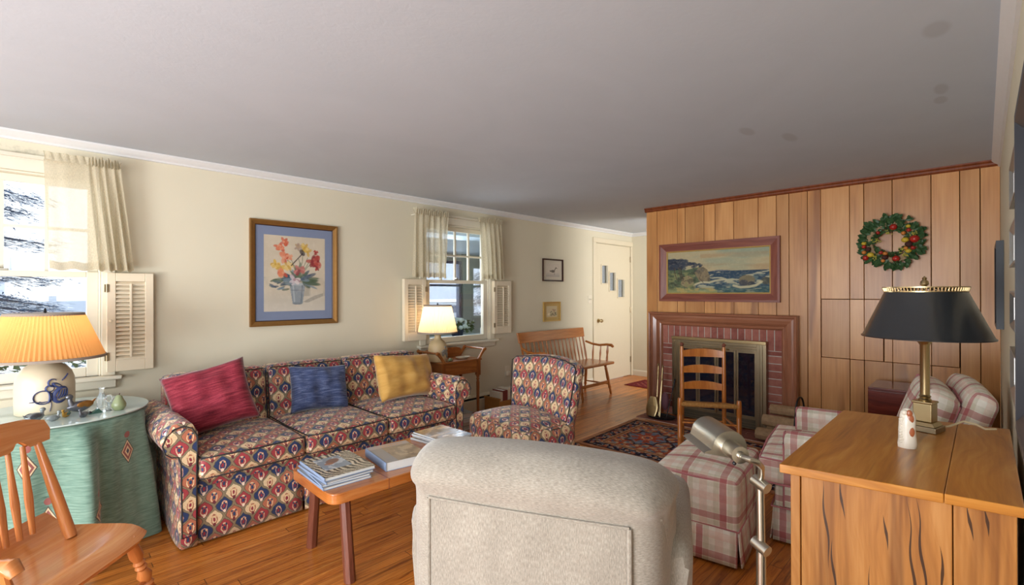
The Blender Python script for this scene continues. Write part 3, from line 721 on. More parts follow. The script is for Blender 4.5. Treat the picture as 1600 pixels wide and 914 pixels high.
# ---------------------------------------------------------------- front door
d = bpy.data.objects.new('door_1', None); COL.objects.link(d); structure(d)
lt = [(5.965, 6.115, 1.475, 1.74), (6.175, 6.335, 1.365, 1.64), (6.405, 6.585, 1.265, 1.535)]
m = MB(); xs = sorted({5.805, 6.77, *[l[0] for l in lt], *[l[1] for l in lt]})
for a, b in zip(xs, xs[1:]):
    hs = [(l[2], l[3]) for l in lt if l[0] <= a and l[1] >= b]; z = .008
    for p, q in hs: m.box(a, b, W+.005, W+.045, z, p); z = q
    m.box(a, b, W+.005, W+.045, z, 2.065)
m.build('door_leaf', 'door', d, smooth=0, merge=True)
for l in lt:
    m = MB(); e = .018; x0, x1, z0, z1 = l
    m.box(x0-e, x0, W-.008, W+.005, z0-e, z1+e).box(x1, x1+e, W-.008, W+.005, z0-e, z1+e).box(x0, x1, W-.008, W+.005, z0-e, z0).box(x0, x1, W-.008, W+.005, z1, z1+e)
    f = m.build('light_frame', 'door', d, smooth=0, bevel=.003)
    B(x0, x1, W+.02, W+.024, z0, z1).build('pane', 'glass', f, smooth=0)
m = MB().box(5.73, 5.80, W-.018, W, 0, 2.075).box(6.775, FX-.002, W-.018, W, 0, 2.075).box(5.73, FX-.002, W-.02, W, 2.075, 2.145); m.build('door_casing', 'door', d, smooth=0, bevel=.004)
MB().lathe([(.001, -.075), (.02, -.072), (.028, -.055), (.022, -.036), (.010, -.03), (.010, -.008), (.03, -.006), (.03, 0.005)], (5.875, W, .917), 16, 'y').build('door_knob', 'brass', d)
for z in (.26, 1.055, 1.865): MB().box(6.762, 6.778, W-.004, W+.006, z-.045, z+.045).tube([(6.772, W-.005, z-.047), (6.772, W-.005, z+.047)], .006, 8).build('door_hinge', 'old_brass', d, smooth=0)

def plate(name, label, cat, x, z, kind):
    t = thing(name, label, cat, (x, W, z)); B(-.04, .04, -.006, 0, -.06, .06).build('plate', 'plastic', t, smooth=0, bevel=.003)
    if kind == 's':
        for q in (-.02, .02): B(q-.005, q+.005, -.018, -.006, -.008, .012).build('toggle', 'plastic', t, smooth=0, bevel=.002)
    else:
        MB().lathe([(.016, -.010), (.017, -.006), (.017, 0)], (0, 0, .028), 14, 'y').build('socket', 'plastic', t)
        m = MB().rbox(-.024, .024, -.035, -.006, -.055, -.005, .01, 3); m.build('plug', 'plastic', t, smooth=60)
    return t
plate('light_switch', 'cream double light switch on the wall left of the front door', 'light switch', 5.655, 1.235, 's')
plate('wall_outlet', 'cream wall outlet with a plug, right of the washstand', 'outlet', 3.975, .40, 'o')

# ---------------------------------------------------------------- fireplace
t = thing('fireplace_mantel', 'brown moulded wooden mantel surround framing the brick fireplace', 'mantel', (0, 0, 0))
oy0, oy1, oz = 1.195, 2.672, 1.115; mw = .145
prof = [(0, 0), (0, .075), (.008, .085), (.022, .082), (.026, .068), (.034, .062), (.05, .066), (.085, .055), (.112, .03), (.118, .034), (.130, .03), (.145, .012), (.145, 0)]
def mpt(k, a, o):
    x = F-o
    return [(x, oy1-a, 0), (x, oy1-a, oz-a), (x, oy0+a, oz-a), (x, oy0+a, 0)][k]
def mseg(k0, k1): return MB().loft([[mpt(k0, a, o) for a, o in prof], [mpt(k1, a, o) for a, o in prof]])
mseg(0, 1).build('pilaster', 'mantel_v', t, smooth=25); mseg(1, 2).build('lintel', 'mantel_v', t, smooth=25); mseg(2, 3).build('pilaster', 'mantel_v', t, smooth=25)
t = thing('brick_surround', 'dusky red brick face around the glass fireplace doors', 'brickwork', (0, 0, 0))
m = MB(); mo = MB(); bx0, bx1 = F-.012, F; r = random.Random(3)
by0, by1, bz = oy0+mw-.005, oy1-mw+.005, oz-mw+.005
iy0, iy1, iz = 1.47, 2.385, .85
mo.box(F-.006, F-.0005, by0, iy0+.03, 0, bz).box(F-.006, F-.0005, iy1-.03, by1, 0, bz).box(F-.006, F-.0005, iy0+.03, iy1-.03, iz-.08, bz)
n = 18
for k in range(n):
    a = by0+(by1-by0)*k/n; b = by0+(by1-by0)*(k+1)/n; lo = .775
    m.box(bx0, bx1-.001, a+.005, b-.005, lo, bz, col=(r.random(), 0, 0))
z = .01
while z < .76:
    for (a, b) in ((by0, iy0+.03), (iy1-.03, by1)): m.box(bx0, bx1-.001, a+.004, b-.004, z, min(z+.062, .768), col=(r.random(), 0, 0))
    z += .072
m.build('bricks', 'brick', t, smooth=0); mo.build('mortar', 'mortar', t, smooth=0)
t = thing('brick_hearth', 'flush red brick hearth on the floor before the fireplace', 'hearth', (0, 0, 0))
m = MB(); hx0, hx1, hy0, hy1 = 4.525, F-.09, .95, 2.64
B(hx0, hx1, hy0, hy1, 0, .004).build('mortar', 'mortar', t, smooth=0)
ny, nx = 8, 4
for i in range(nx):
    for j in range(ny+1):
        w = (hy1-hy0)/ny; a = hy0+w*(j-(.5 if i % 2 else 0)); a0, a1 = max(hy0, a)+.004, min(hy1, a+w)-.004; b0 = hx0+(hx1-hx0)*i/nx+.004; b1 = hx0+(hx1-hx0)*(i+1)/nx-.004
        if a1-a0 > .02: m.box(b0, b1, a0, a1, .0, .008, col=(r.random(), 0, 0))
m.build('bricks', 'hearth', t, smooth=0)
t = thing('fireplace_doors', 'antique brass fireplace screen with dark glass folding doors', 'fireplace screen', (0, 0, 0))
fx0, fx1 = F-.085, F-.014; gy0, gy1, gz0, gz1 = 1.455, 2.392, .012, .862
m = MB(); fw = .085
m.box(fx0+.01, fx1, gy0, gy0+fw, gz0, gz1-.03).box(fx0+.01, fx1, gy1-fw, gy1, gz0, gz1-.03).box(fx0+.01, fx1, gy0+fw, gy1-fw, gz1-.03-.075, gz1-.03).box(fx0+.01, fx1, gy0+fw, gy1-fw, gz0, gz0+.10)
for k in (.03, .055): 
    m.box(fx0+.004, fx0+.012, gy0+k, gy0+k+.004, gz0+.02, gz1-.04).box(fx0+.004, fx0+.012, gy1-k-.004, gy1-k, gz0+.02, gz1-.04).box(fx0+.004, fx0+.012, gy0+fw, gy1-fw, gz1-.03-k, gz1-.026-k).box(fx0+.004, fx0+.012, gy0+fw, gy1-fw, gz0+k, gz0+k+.004)
m.build('surround', 'old_brass', t, smooth=0, bevel=.003)
B(fx0-.003, fx1, gy0-.002, gy1+.002, gz1-.032, gz1).build('top_rail', 'brass', t, smooth=0, bevel=.004)
d0, d1 = gy0+fw, gy1-fw; ez0, ez1 = gz0+.10, gz1-.105
m = MB()
for k in range(18): m.box(fx0+.006, fx0+.011, d0+.01, d1-.01, gz0+.012+k*.0045, gz0+.0135+k*.0045)
m.build('vent_louvres', 'black', t, smooth=0)
for k in range(4):
    a = d0+(d1-d0)*k/4+.002; b = d0+(d1-d0)*(k+1)/4-.002; e = .02
    m = MB().box(fx0+.02, fx0+.04, a, a+e, ez0, ez1).box(fx0+.02, fx0+.04, b-e, b, ez0, ez1).box(fx0+.02, fx0+.04, a+e, b-e, ez0, ez0+e).box(fx0+.02, fx0+.04, a+e, b-e, ez1-e, ez1)
    p = m.build('glass_door', 'old_brass', t, smooth=0, bevel=.002)
    B(fx0+.028, fx0+.032, a+e, b-e, ez0+e, ez1-e).build('pane', 'dark_glass', p, smooth=0)
MB().tube([(fx0+.004, (d0+d1)/2-.13, ez1+.005), (fx0-.012, (d0+d1)/2-.12, ez1+.005), (fx0-.012, (d0+d1)/2+.12, ez1+.005), (fx0+.004, (d0+d1)/2+.13, ez1+.005)], .006, 8).build('handle', 'brass', t)
# fire tools on their tray
t = thing('fire_tools', 'brass fireplace tools standing in an oval black tray at the left of the hearth', 'fire tools', (4.66, 2.42, .008))
m = MB(); m.lathe([(.001, 0), (.13, 0), (.15, .022), (.146, .022), (.126, .006), (.001, .006)], n=28, sx=.72, sy=1.05); m.build('tray', 'black', t)
tools = [((-.01, .05, .012), (.09, .075, .56), 'poker'), ((-.03, .0, .012), (.06, .01, .55), 'shovel_rod'), ((.01, .035, .012), (.10, .03, .52), 'tongs'), ((.02, -.05, .012), (.19-.03, -.14+.06, .40), 'brush_rod')]
for a, b, nm in tools:
    A, Bv = Vector(a), Vector(b); mt = 'brass' if nm != 'brush_rod' else 'black'
    p = MB().tube([A, A.lerp(Bv, .72)], .005, 8).build(nm, mt, t)
    MB().turned(A.lerp(Bv, .7), Bv, [(0, .006), (.08, .010), (.2, .007), (.35, .011), (.5, .007), (.65, .011), (.8, .007), (.9, .012), (1, .003)], 10).build('grip', mt, p)
m = MB(); rings = []
for k in range(7):
    u = k/6; w = .062*math.sin(PI*(.25+.6*u))+.006
    rings.append([(-.055+.05*u-.012*math.sin(PI*q/8), .085+w*math.cos(PI*q/8), .012+.2*u+.0*q) for q in range(9)] + [(-.048+.05*u-.012*math.sin(PI*q/8), .085+w*math.cos(PI*q/8), .012+.2*u) for q in range(8, -1, -1)])
p = m.loft(rings).build('shovel_pan', 'brass', t)
m = MB()
for k in range(-3, 4): m.tube([(-.052, .085, .02), (-.04, .085+k*.012, .11), (-.018, .085+k*.017, .2-.012*abs(k))], .003, 6)
m.build('fluting', 'old_brass', p)
MB().sphere((.05, -.02, .17), .06, 12, 8, .5, .7, 1.6).build('bellows', plain('plum_leather', H('6d4852'), .6, .3), t)
# firewood
logs = [((4.55, 1.24, .072), .40, .062, 88), ((4.69, 1.21, .068), .38, .058, 80), ((4.62, 1.22, .183), .38, .055, 86), ((4.735, 1.16, .17), .34, .046, 92), ((4.66, 1.19, .285), .33, .048, 96)]
txt = ['split log at the bottom front of the firewood stack', 'split log at the bottom back of the firewood stack', 'pale split log across the middle of the firewood stack', 'thin split log at the back of the firewood stack, against the mantel', 'topmost pale split log of the firewood stack']
for (c, L, rr, an), tx in zip(logs, txt):
    t = thing('firewood_log', tx, 'log', c, R(an), 'split logs beside the fireplace'); r2 = random.Random(int(c[1]*1000))
    q = [(rr*math.cos(a)*r2.uniform(.85, 1.05), rr*math.sin(a)*r2.uniform(.8, 1.0)) for a in [k*2*PI/9 for k in range(9)]]
    MB().loft([[(-L/2, y, z) for y, z in q], [(0, y*1.05, z*1.03) for y, z in q], [(L/2, y*.97, z) for y, z in q]]).build('bark', 'bark', t, smooth=25)
    for e in (-1, 1): MB().loft([[(e*L/2, y*.97, z*.97) for y, z in q], [(e*(L/2+.003), y*.93, z*.93) for y, z in q]]).build('cut_face', 'log', t, smooth=0)
    MB().prism([(-L/2+.004, -rr*.45), (L/2-.004, -rr*.45), (L/2-.004, rr*.6), (-L/2+.004, rr*.6)], -rr*1.02, -rr*.3, 'xz').build('split_face', 'log', t, smooth=0, bevel=.01)
t = thing('log_carrier', 'dark metal hoop log carrier standing over the firewood', 'log carrier', (4.62, 1.12, .008), R(-4))
MB().tube([(-.16, 0, .09)]+[(.10*math.cos(a)*-1, 0, .30+.12*math.sin(a)) for a in [PI*k/12 for k in range(13)]]+[(.16, 0, .09)], .008, 8).build('hoop_handle', 'black', t)
MB().tube([(-.16, 0, .09), (-.17, 0, .008), (.17, 0, .008), (.16, 0, .09)], .007, 8).build('cradle', 'black', t)

# ---------------------------------------------------------------- pictures
def frame_mb(w, h, fw, d, prof=None):
    prof = prof or [(0, 0), (0, d), (fw*.25, d*1.0), (fw*.7, d*.75), (fw, d*.6), (fw, 0)]
    def pt(k, a, o): return [(-w/2+a, -o, -h/2+a), (w/2-a, -o, -h/2+a), (w/2-a, -o, h/2-a), (-w/2+a, -o, h/2-a)][k]
    return [MB().loft([[pt(k, a, o) for a, o in prof], [pt((k+1) % 4, a, o) for a, o in prof]]) for k in range(4)]
def picture(name, label, cat, c, rot, w, h, fw, d, fmat, matm=None, mw=0., cv=None, fillet=None, artmat='art', dims=None):
    """rot: 0 faces -y (left wall), -90deg faces -x (front wall), 180 faces +y"""
    t = thing(name, label, cat, c, rot)
    fr = MB()
    for k, q in enumerate(frame_mb(w, h, fw, d)): fr.add(q.v, q.f, q.uv)
    fr.build('frame', fmat, t, smooth=0)
    iw, ih = w-2*fw, h-2*fw
    if fillet:
        f2 = MB()
        for q in frame_mb(iw+.004, ih+.004, fillet[0], d*.6): f2.add(q.v, q.f, q.uv)
        f2.build('fillet', fillet[1], t, smooth=0)
        iw -= 2*fillet[0]-.004; ih -= 2*fillet[0]-.004
    B(-iw/2-.004, iw/2+.004, -.006, -.001, -ih/2-.004, ih/2+.004).build('backing' if not matm else 'mat_board', matm or 'black', t, smooth=0)
    if cv is not None:
        aw, ah = (iw-2*mw, ih-2*mw) if not dims else dims
        painted('print', cv, (-aw/2, -.0068, -ah/2), (aw, 0, 0), (0, 0, ah), artmat, t)
    return t
def flowers():
    c = Canvas(150, 186, H('cdbfa8'), 4)
    c.put((c.nz(4, 4)-.35)*2, H('d8cbb4'), .8); c.put(np.clip((.32-c.y)*6, 0, 1), H('c8c0b0'), .8); c.put(np.clip((.14-c.y)*9, 0, 1), H('d4ccbe'), .6)
    c.put(np.clip((c.nz(5, 3)-.5)*5, 0, 1)*(c.y < .45)*(c.y > .2), H('8d8a80'), .5)
    c.poly([(.40, .36), (.66, .36), (.615, .10), (.45, .10)], H('8f979c')); c.ell(.53, .36, .105, .018, H('a9b0b4')); c.ell(.53, .10, .065, .015, H('7f878c'))
    c.line([(.46, .33), (.48, .13)], .012, H('b8bec0'), .7); c.line([(.61, .34), (.59, .12)], .012, H('6a747c'), .7); c.line([(.43, .28), (.64, .28)], .007, H('68707a'), .6)
    c.poly([(.62, .12), (.8, .2), (.97, .24), (.97, .2), (.7, .11)], H('8a867c'), .6)
    r = random.Random(8); gr = [H('586a54'), H('6f8270'), H('45566a'), H('7b8b95'), H('50604a'), H('62736e')]
    for k in range(46):
        a = r.uniform(-.3, PI+.3); L = r.uniform(.1, .33); x, y = .54+.06*math.cos(a), .40+.04*math.sin(a); x2, y2 = x+L*1.05*math.cos(a), y+L*.62*math.sin(a)+r.uniform(-.1, .03)
        c.ell((x+x2)/2, (y+y2)/2, L*.5*c.asp, r.uniform(.012, .03), r.choice(gr), .8, math.atan2(y2-y, (x2-x)*c.asp))
    for (x, y) in ((.28, .8), (.36, .68), (.62, .78), (.7, .72), (.8, .66), (.86, .8), (.55, .7)): c.line([(.54, .42), ((.54+x)/2+.03, (.42+y)/2+.06), (x, y)], .006, H('6d7b60'), .8)
    def fl(x, y, s, cols):
        for k in range(9):
            a = r.uniform(0, 2*PI); c.ell(x+s*.55*math.cos(a)/c.asp, y+s*.55*math.sin(a), s*.55, s*.3, r.choice(cols), .85, a)
        c.ell(x, y, s*.25, s*.25, cols[-1], .9)
    tul = [H('d0694a'), H('dd8562'), H('c4553c'), H('e09a78')]; yel = [H('d6b25a'), H('e0c27a'), H('c9a048')]; red = [H('b04a42'), H('c25f52'), H('8d3438')]; pk = [H('c9837c'), H('b66a62'), H('8d4a4c')]; wh = [H('dcd0cc'), H('cbbfc2'), H('ad8890')]
    for p in ((.22, .86, .055, tul), (.31, .92, .06, tul), (.26, .82, .05, tul), (.30, .71, .075, tul), (.40, .72, .045, tul), (.18, .62, .06, yel), (.26, .58, .06, yel), (.38, .60, .06, yel), (.65, .86, .06, yel), (.70, .80, .06, yel), (.54, .86, .05, [H('a88f80'), H('b99f7c')]), (.84, .80, .035, red), (.78, .68, .08, red), (.88, .68, .075, red), (.86, .6, .05, red), (.30, .51, .07, tul), (.56, .55, .075, pk), (.48, .42, .075, wh)): fl(*p)
    c.line([(.43, .61), (.62, .78)], .010, H('4a3a36'), .9); c.ell(.61, .79, .03, .05, H('3a3236'), .85, .6)
    for k in range(14): c.ell(r.uniform(.12, .4), r.uniform(.28, .42), .05, .014, r.choice(gr), .8, r.uniform(-.6, .6))
    c.put((c.nz(20, 20, 2)-.5)*1.2, H('f0e6d8'), .25); c.a *= .9
    return c
picture('framed_print', 'framed print of a flower bouquet with a blue mat, above the patterned sofa', 'picture', (1.515, W-.001, 1.492), 0, .70, .845, .038, .03, 'gilt', 'mat_blue', 0, flowers(), (.008, 'brown_frame'), 'art', (.49, .615))
def seascape():
    c = Canvas(260, 120, H('b9b08c'), 9)
    c.put(np.clip(c.y*1.5-.6, 0, 1), H('8fa08e'), .8); c.put(np.clip((c.nz(3, 6)-.45)*4, 0, 1)*(c.y > .45), H('c9b48a'), .7); c.put(np.clip((c.nz(2, 7)-.5)*5, 0, 1)*(c.y > .5)*(c.x > .35), H('b08a62'), .45)
    sea = (c.y < .50+.0*c.x)*(c.x > .3); c.put(sea, H('3c5264')); c.put(np.clip((c.y-.3)*4, 0, 1)*sea, H('34495e'), .7)
    c.poly([(.45, .5), (.52, .535), (.62, .525), (.67, .5)], H('7c7f82'))
    c.put((c.nz(14, 30, 3) > .58)*sea*(c.y < .42), H('7d9088'), .6); c.put(np.clip((c.nz(10, 22, 3)-.6)*9, 0, 1)*sea, H('d4cda8'), .75); c.put(np.clip((.2-c.y)*6, 0, 1), H('45685e'), .6)
    c.poly([(0, .75), (.1, .62), (.2, .55), (.28, .6), (.36, .62), (.40, .55), (.44, .38), (.46, .27), (.36, .24), (.27, .2), (.3, 0), (0, 0)], H('5b6a50'))
    c.poly([(.29, .48), (.33, .60), (.38, .62), (.42, .55), (.445, .4), (.45, .28), (.4, .25), (.34, .27)], H('8f7f62')); c.put(np.clip((c.nz(26, 14, 3)-.5)*6, 0, 1)*(c.x > .28)*(c.x < .45)*(c.y > .25)*(c.y < .6), H('4a4a4c'), .6)
    c.poly([(.16, .38), (.22, .42), (.27, .36), (.285, .2), (.2, .13), (.14, .2)], H('a08f6c'))
    g = c.nz(24, 16, 3); land = (c.x < .30)*(c.y < .5); c.put(np.clip((g-.5)*7, 0, 1)*land, H('8f9060'), .7); c.put(np.clip((.46-g)*8, 0, 1)*land, H('4a4a3c'), .7)
    c.put(np.clip((.14-c.y+.0*c.x)*9, 0, 1)*(c.x < .52)*(c.y < .13-(c.x-.25)*.25), H('9a9f6c'), .9); c.put(np.clip((g-.52)*7, 0, 1)*(c.y < .12)*(c.x < .5), H('c0a868'), .7)
    c.line([(.30, .2), (.36, .25), (.44, .24), (.5, .28), (.6, .31)], .03, H('d8cda6'), .8); c.line([(.36, .47), (.34, .34), (.38, .24)], .012, H('5c5044'), .7)
    r = random.Random(4)
    for k in range(60): c.ell(r.uniform(.0, .2), r.uniform(.6, .8), .07, .05, r.choice([H('3c4250'), H('464c58'), H('2f3644')]), .8)
    for k in range(14): c.ell(r.uniform(.23, .30), r.uniform(.62, .72), .05, .03, H('3a4150'), .8)
    for k in range(8): c.ell(.335+r.uniform(-.02, .04), .66+r.uniform(-.03, .03), .03, .025, H('444a54'), .8)
    for x in (.07, .12, .14): c.line([(x, .62), (x+.01, .45), (x+.03, .32)], .012, H('524438'))
    c.ell(.80, .28, .16, .115, H('84795f')); c.ell(.77, .22, .09, .07, H('4a4c54'), .85); c.ell(.84, .2, .07, .05, H('3f444e'), .9); c.ell(.97, .26, .1, .08, H('56584f'))
    c.line([(.68, .16), (.74, .12), (.82, .13), (.88, .16), (.93, .24)], .035, H('d8cda4'), .8); c.line([(.62, .23), (.7, .22)], .02, H('cfc7a2'), .7); c.line([(.86, .42), (.96, .42)], .012, H('c9c6ac'), .7)
    c.line([(.45, .5), (.99, .502)], .006, H('2e4056'), .7); c.put((c.nz(60, 30, 2)-.5)*1.4, H('e6dcb8'), .2); c.a *= .9
    return c
t = picture('seascape_painting', 'wide seascape painting of rocks and surf in a brown oak frame over the mantel', 'painting', (F-.001, 1.955, 1.547), R(-90), 1.215, .625, .082, .035, 'oak_frame_v', None, 0, seascape(), (.014, 'gold'), 'attr')
def small_art(kind):
    c = Canvas(60, 52, H('c4b7a8') if kind == 'd' else H('c7b48c'), 3)
    if kind == 'd':
        c.put(np.clip((.35-c.y)*4, 0, 1), H('a29890'), .8); c.ell(.5, .42, .17, .10, H('4a4038')); c.ell(.36, .42, .12, .06, H('5c5046'), 1, -.2); c.line([(.6, .45), (.68, .62), (.74, .68)], .04, H('4a3c34')); c.ell(.74, .68, .06, .045, H('3f342e')); c.line([(.76, .66), (.86, .63)], .02, H('6d5a48')); c.line([(.6, .34), (.62, .16)], .02, H('57493e')); c.put((c.nz(20, 20, 2)-.5), H('e0d6cc'), .4)
    else:
        c.ell(.3, .25, .22, .12, H('dcc8a2')); 
        r = random.Random(2)
        for k in range(26): c.ell(r.uniform(.3, .9), r.uniform(.18, .55)*(.5+.6*r.random()), .07, .05, r.choice([H('6c6a44'), H('7c6a4a'), H('9a8c5c'), H('59523c')]), .8)
        for k in range(6): c.ell(r.uniform(.6, .85), r.uniform(.5, .66), .05, .06, H('8a5a44'), .7)
        c.ell(.25, .26, .1, .1, H('e2d2b0'))
    return c
picture('framed_print', 'dark-framed print of a wading duck, upper of the two small pictures above the bench', 'picture', (4.82, W-.001, 1.63), R(0), .41, .295, .018, .022, 'brown_frame', 'mat_cream', 0, small_art('d'), None, 'art', (.275, .175))
picture('framed_print', 'small tan-framed sketch, lower of the two pictures above the bench', 'picture', (4.795, W-.001, 1.085), R(0), .34, .255, .014, .022, 'gold', 'mat_tan', 0, small_art('s'), None, 'art', (.22, .145))
# right wall, seen almost edge on
def rframe(label, x0, x1, z0, z1, d, fmat, art):
    t = thing('framed_photo', label, 'picture', ((x0+x1)/2, RW+.001, (z0+z1)/2), PI); w, h = x1-x0, z1-z0
    fr = MB()
    for q in frame_mb(w, h, .022, d): fr.add(q.v, q.f, q.uv)
    fr.build('frame', fmat, t, smooth=0); B(-w/2+.02, w/2-.02, -d*.5, -.001, -h/2+.02, h/2-.02).build('photo', art, t, smooth=0)
for (z0, z1), tx in zip(((1.61, 1.75), (1.41, 1.54), (1.21, 1.33), (.99, 1.14)), ('topmost', 'second from top', 'third from top', 'lowest')):
    rframe(f'small silver-framed photo on the right wall, {tx} in its column', 1.97, 2.36, z0, z1, .024, 'silver', 'photo')
rframe('long black frame on the right wall near the wood panelling', 4.12, 4.72, 1.10, 1.64, .033, 'black_wood', 'black_wood')
t = thing('dark_wall_panel', 'big dark framed panel on the right wall at the edge of view', 'picture', (.724, RW+.001, 1.36), PI)
fr = MB()
for q in frame_mb(.86, .52, .05, .05): fr.add(q.v, q.f, q.uv)
fr.build('frame', 'black_wood', t, smooth=0); B(-.385, .385, -.03, -.001, -.215, .215).build('panel', 'black_wood', t, smooth=0); 
m = MB()
for k in range(24): m.sphere((-.436, -.03-.004*math.sin(k*2.1), -.24+k*.0208), .008, 8, 6, 1, 1, 1.5)
m.build('beaded_edge', 'gilt', t)
# ---------------------------------------------------------------- fruit wreath
t = thing('fruit_wreath', 'green leafy wreath with red apples and yellow fruit on the panelled wall', 'wreath', (F-.03, .528, 1.735))
r = random.Random(12)
def wp(a, rad, out=0.): return (-out, rad*math.cos(a), rad*math.sin(a))
m = MB(); ring_tube(m, [wp(2*PI*k/40, .145, .012) for k in range(40)], .03, 8); m.build('ring', 'bark', t)
m = MB()
for k in range(400):
    a = r.uniform(0, 2*PI); rad = r.uniform(.08, .19); c = Vector(wp(a, rad, r.uniform(.012, .05))); L = r.uniform(.042, .068); w = L*.27
    dirr = Vector((-r.uniform(.05, .5), math.cos(a+r.uniform(-1.2, 1.2)), math.sin(a+r.uniform(-1.2, 1.2)))).normalized()
    if rad < .115: dirr.y *= .4; dirr.z *= .4
    side = dirr.cross(Vector((1, r.uniform(-.5, .5), r.uniform(-.5, .5)))).normalized(); nrm = dirr.cross(side)
    P = [c, c+dirr*L*.35+side*w+nrm*.003, c+dirr*L*.75+side*w*.8, c+dirr*L, c+dirr*L*.75-side*w*.8, c+dirr*L*.35-side*w+nrm*.003, c+dirr*L*.5-nrm*.006]
    m.add(P, [(0, 1, 6), (1, 2, 6), (2, 3, 6), (3, 4, 6), (4, 5, 6), (5, 0, 6)])
lv = m.build('leaves', 'leaf', t, smooth=0); lv['kind'] = 'stuff'
g8 = lambda px, py: ((570-px)*.4385/805, (430-py)*.4385/805*.98)
for (px, py, s, mt, nm) in ((600, 215, .026, 'apple', 'apple'), (840, 412, .032, 'apple', 'apple'), (630, 690, .026, 'apple', 'apple'), (270, 662, .022, 'apple', 'apple'), (775, 275, .016, 'apple', 'crab_apple'), (250, 487, .016, 'apple', 'crab_apple'), (455, 590, .016, 'apple', 'crab_apple'), (822, 540, .017, 'apple', 'crab_apple'), (420, 285, .015, 'apple', 'crab_apple'), (735, 418, .022, 'lemon', 'lemon'), (330, 618, .022, 'lemon', 'lemon'), (250, 436, .016, 'lemon', 'lemon'), (770, 218, .014, 'lemon', 'lemon'), (770, 585, .018, 'lemon', 'lemon'), (715, 315, .016, 'orange', 'kumquat'), (250, 575, .017, 'orange', 'kumquat'), (505, 607, .017, 'orange', 'kumquat'), (740, 540, .016, 'orange', 'kumquat'), (480, 715, .015, 'orange', 'kumquat'), (775, 485, .026, 'cone', 'pine_cone'), (500, 665, .022, 'cone', 'pine_cone'), (300, 530, .02, 'cone', 'pine_cone')):
    y, z = g8(px, py); MB().sphere((-.055, y, z), s, 12, 8, 1, 1.15 if nm == 'lemon' else 1, .95).build(nm, mt, t)
for (px, py) in ((410, 400), (830, 340), (730, 640), (380, 650), (545, 290), (690, 560)):
    y, z = g8(px, py); m = MB()
    for k in range(16): m.sphere((-.055-r.uniform(0, .012), y+r.gauss(0, .013), z+r.gauss(0, .011)), .0052, 6, 4)
    m.build('berry_sprig', 'sprig', t)

# ---------------------------------------------------------------- patterned sofa
t = thing('sofa', 'three-seat sofa in red and blue ikat fabric, under the flower print', 'sofa', (0, 0, 0))
SX0, SX1, SF, SB = .452, 2.455, 2.94, 3.87
MB().rbox(SX0+.13, SX1-.13, SF+.015, SB-.12, .05, .35, .02, 4).build('base', 'ikat', t)
# skirt with kick pleats
def skirt(name, path, z0, z1, parent, mat, flare=.02):
    m = MB(); acc = 0; vs = []; uv = []
    P = [Vector(p) for p in path]; n = len(P); cols = []
    for k in range(n-1):
        a, b = P[k], P[k+1]; L = (b-a).length; d = (b-a)/L; nr = Vector((d.y, -d.x)); N = max(2, int(L/.05))
        for i in range(N+(k == n-2)):
            s = L*i/N; cols.append((a+d*s, nr, acc+s))
        acc += L
    zs = [z1, z1-(z1-z0)*.35, z1-(z1-z0)*.7, z0]
    for j, z in enumerate(zs):
        for p, nr, s in cols:
            o = flare*(j/3)**1.3 + .004*math.sin(s*11)*(j/3); vs.append((p.x+nr.x*o, p.y+nr.y*o, z))
    N = len(cols); fs = []; 
    for j in range(3):
        for i in range(N-1): fs.append(((j+1)*N+i, (j+1)*N+i+1, j*N+i+1, j*N+i)); uv.append(((cols[i][2], zs[j+1]), (cols[i+1][2], zs[j+1]), (cols[i+1][2], zs[j]), (cols[i][2], zs[j])))
    o = m.add(vs, fs, uv).build(name, mat, parent, smooth=60); s = o.modifiers.new('s', 'SOLIDIFY'); s.thickness = .006; return o
lab(skirt('skirt', [(SX0+.13, SF+.005), (SX0+.12+.57, SF+.005)], .012, .30, t, 'ikat', .007), 'left panel of the sofa skirt')
skirt('skirt', [(SX0+.705, SF+.005), (SX0+1.29, SF+.005)], .012, .30, t, 'ikat', .007); skirt('skirt', [(SX0+1.305, SF+.005), (SX1-.12, SF+.005)], .012, .30, t, 'ikat', .007)
for s in (-1, 1):
    # rolled arm: scroll front profile swept back
    xo = SX0 if s < 0 else SX1; I = lambda q: xo - s*q   # q measured inwards
    pr = [(.145, .05), (.145, .46), (.15, .54), (.148, .60), (.125, .645), (.085, .665), (.04, .655), (.005, .62), (-.012, .575), (0.0, .53), (.03, .505), (.06, .50), (.072, .46), (.076, .2), (.076, .05)]
    rings = []
    for k, y in enumerate((SF-.015, SF, SF+.05, 3.3, 3.62, SB-.06)):
        e = .9 if k == 0 else 1; dz = -.02*max(0, (y-3.0))/.8
        rings.append([(I(.07+(q-.07)*e), y, .3+(z-.3)*e + dz*(z > .4)) for q, z in pr][::(1 if s > 0 else -1)])
    a = MB().loft(rings).build('arm', 'ikat', t, smooth=50)
    MB().loft([[(I(.07+(q-.07)*.88), SF-.019, .33+(z-.33)*.9) for q, z in pr][::(1 if s > 0 else -1)], [(I(.07+(q-.07)*.9), SF-.012, .33+(z-.33)*.92) for q, z in pr][::(1 if s > 0 else -1)]]).build('arm_front', 'ikat', a, smooth=0)
    m = MB(); ring_tube(m, [(I(.07+(q-.07)*.93), SF-.017, .33+(z-.33)*.94) for q, z in pr], .004, 6); m.build('piping', 'piping', a)
    # skirt on the outer side of the arm
    P = [(I(.145), SF-.012), (I(.072), SF-.012), (I(.072), SB-.08)]
    if s > 0: P = [(I(.072), SB-.08), (I(.072), SF-.012), (I(.145), SF-.012)][::-1]
    skirt('skirt', P if s > 0 else P[::-1], .012, .30, t, 'ikat', .007)
bl = (3.60, SB)
def leanb(p): return (p.x, p.y+(p.z-.42)*.14, p.z)
cx = [SX0+.145, 1.155, 1.722, SX1-.145]
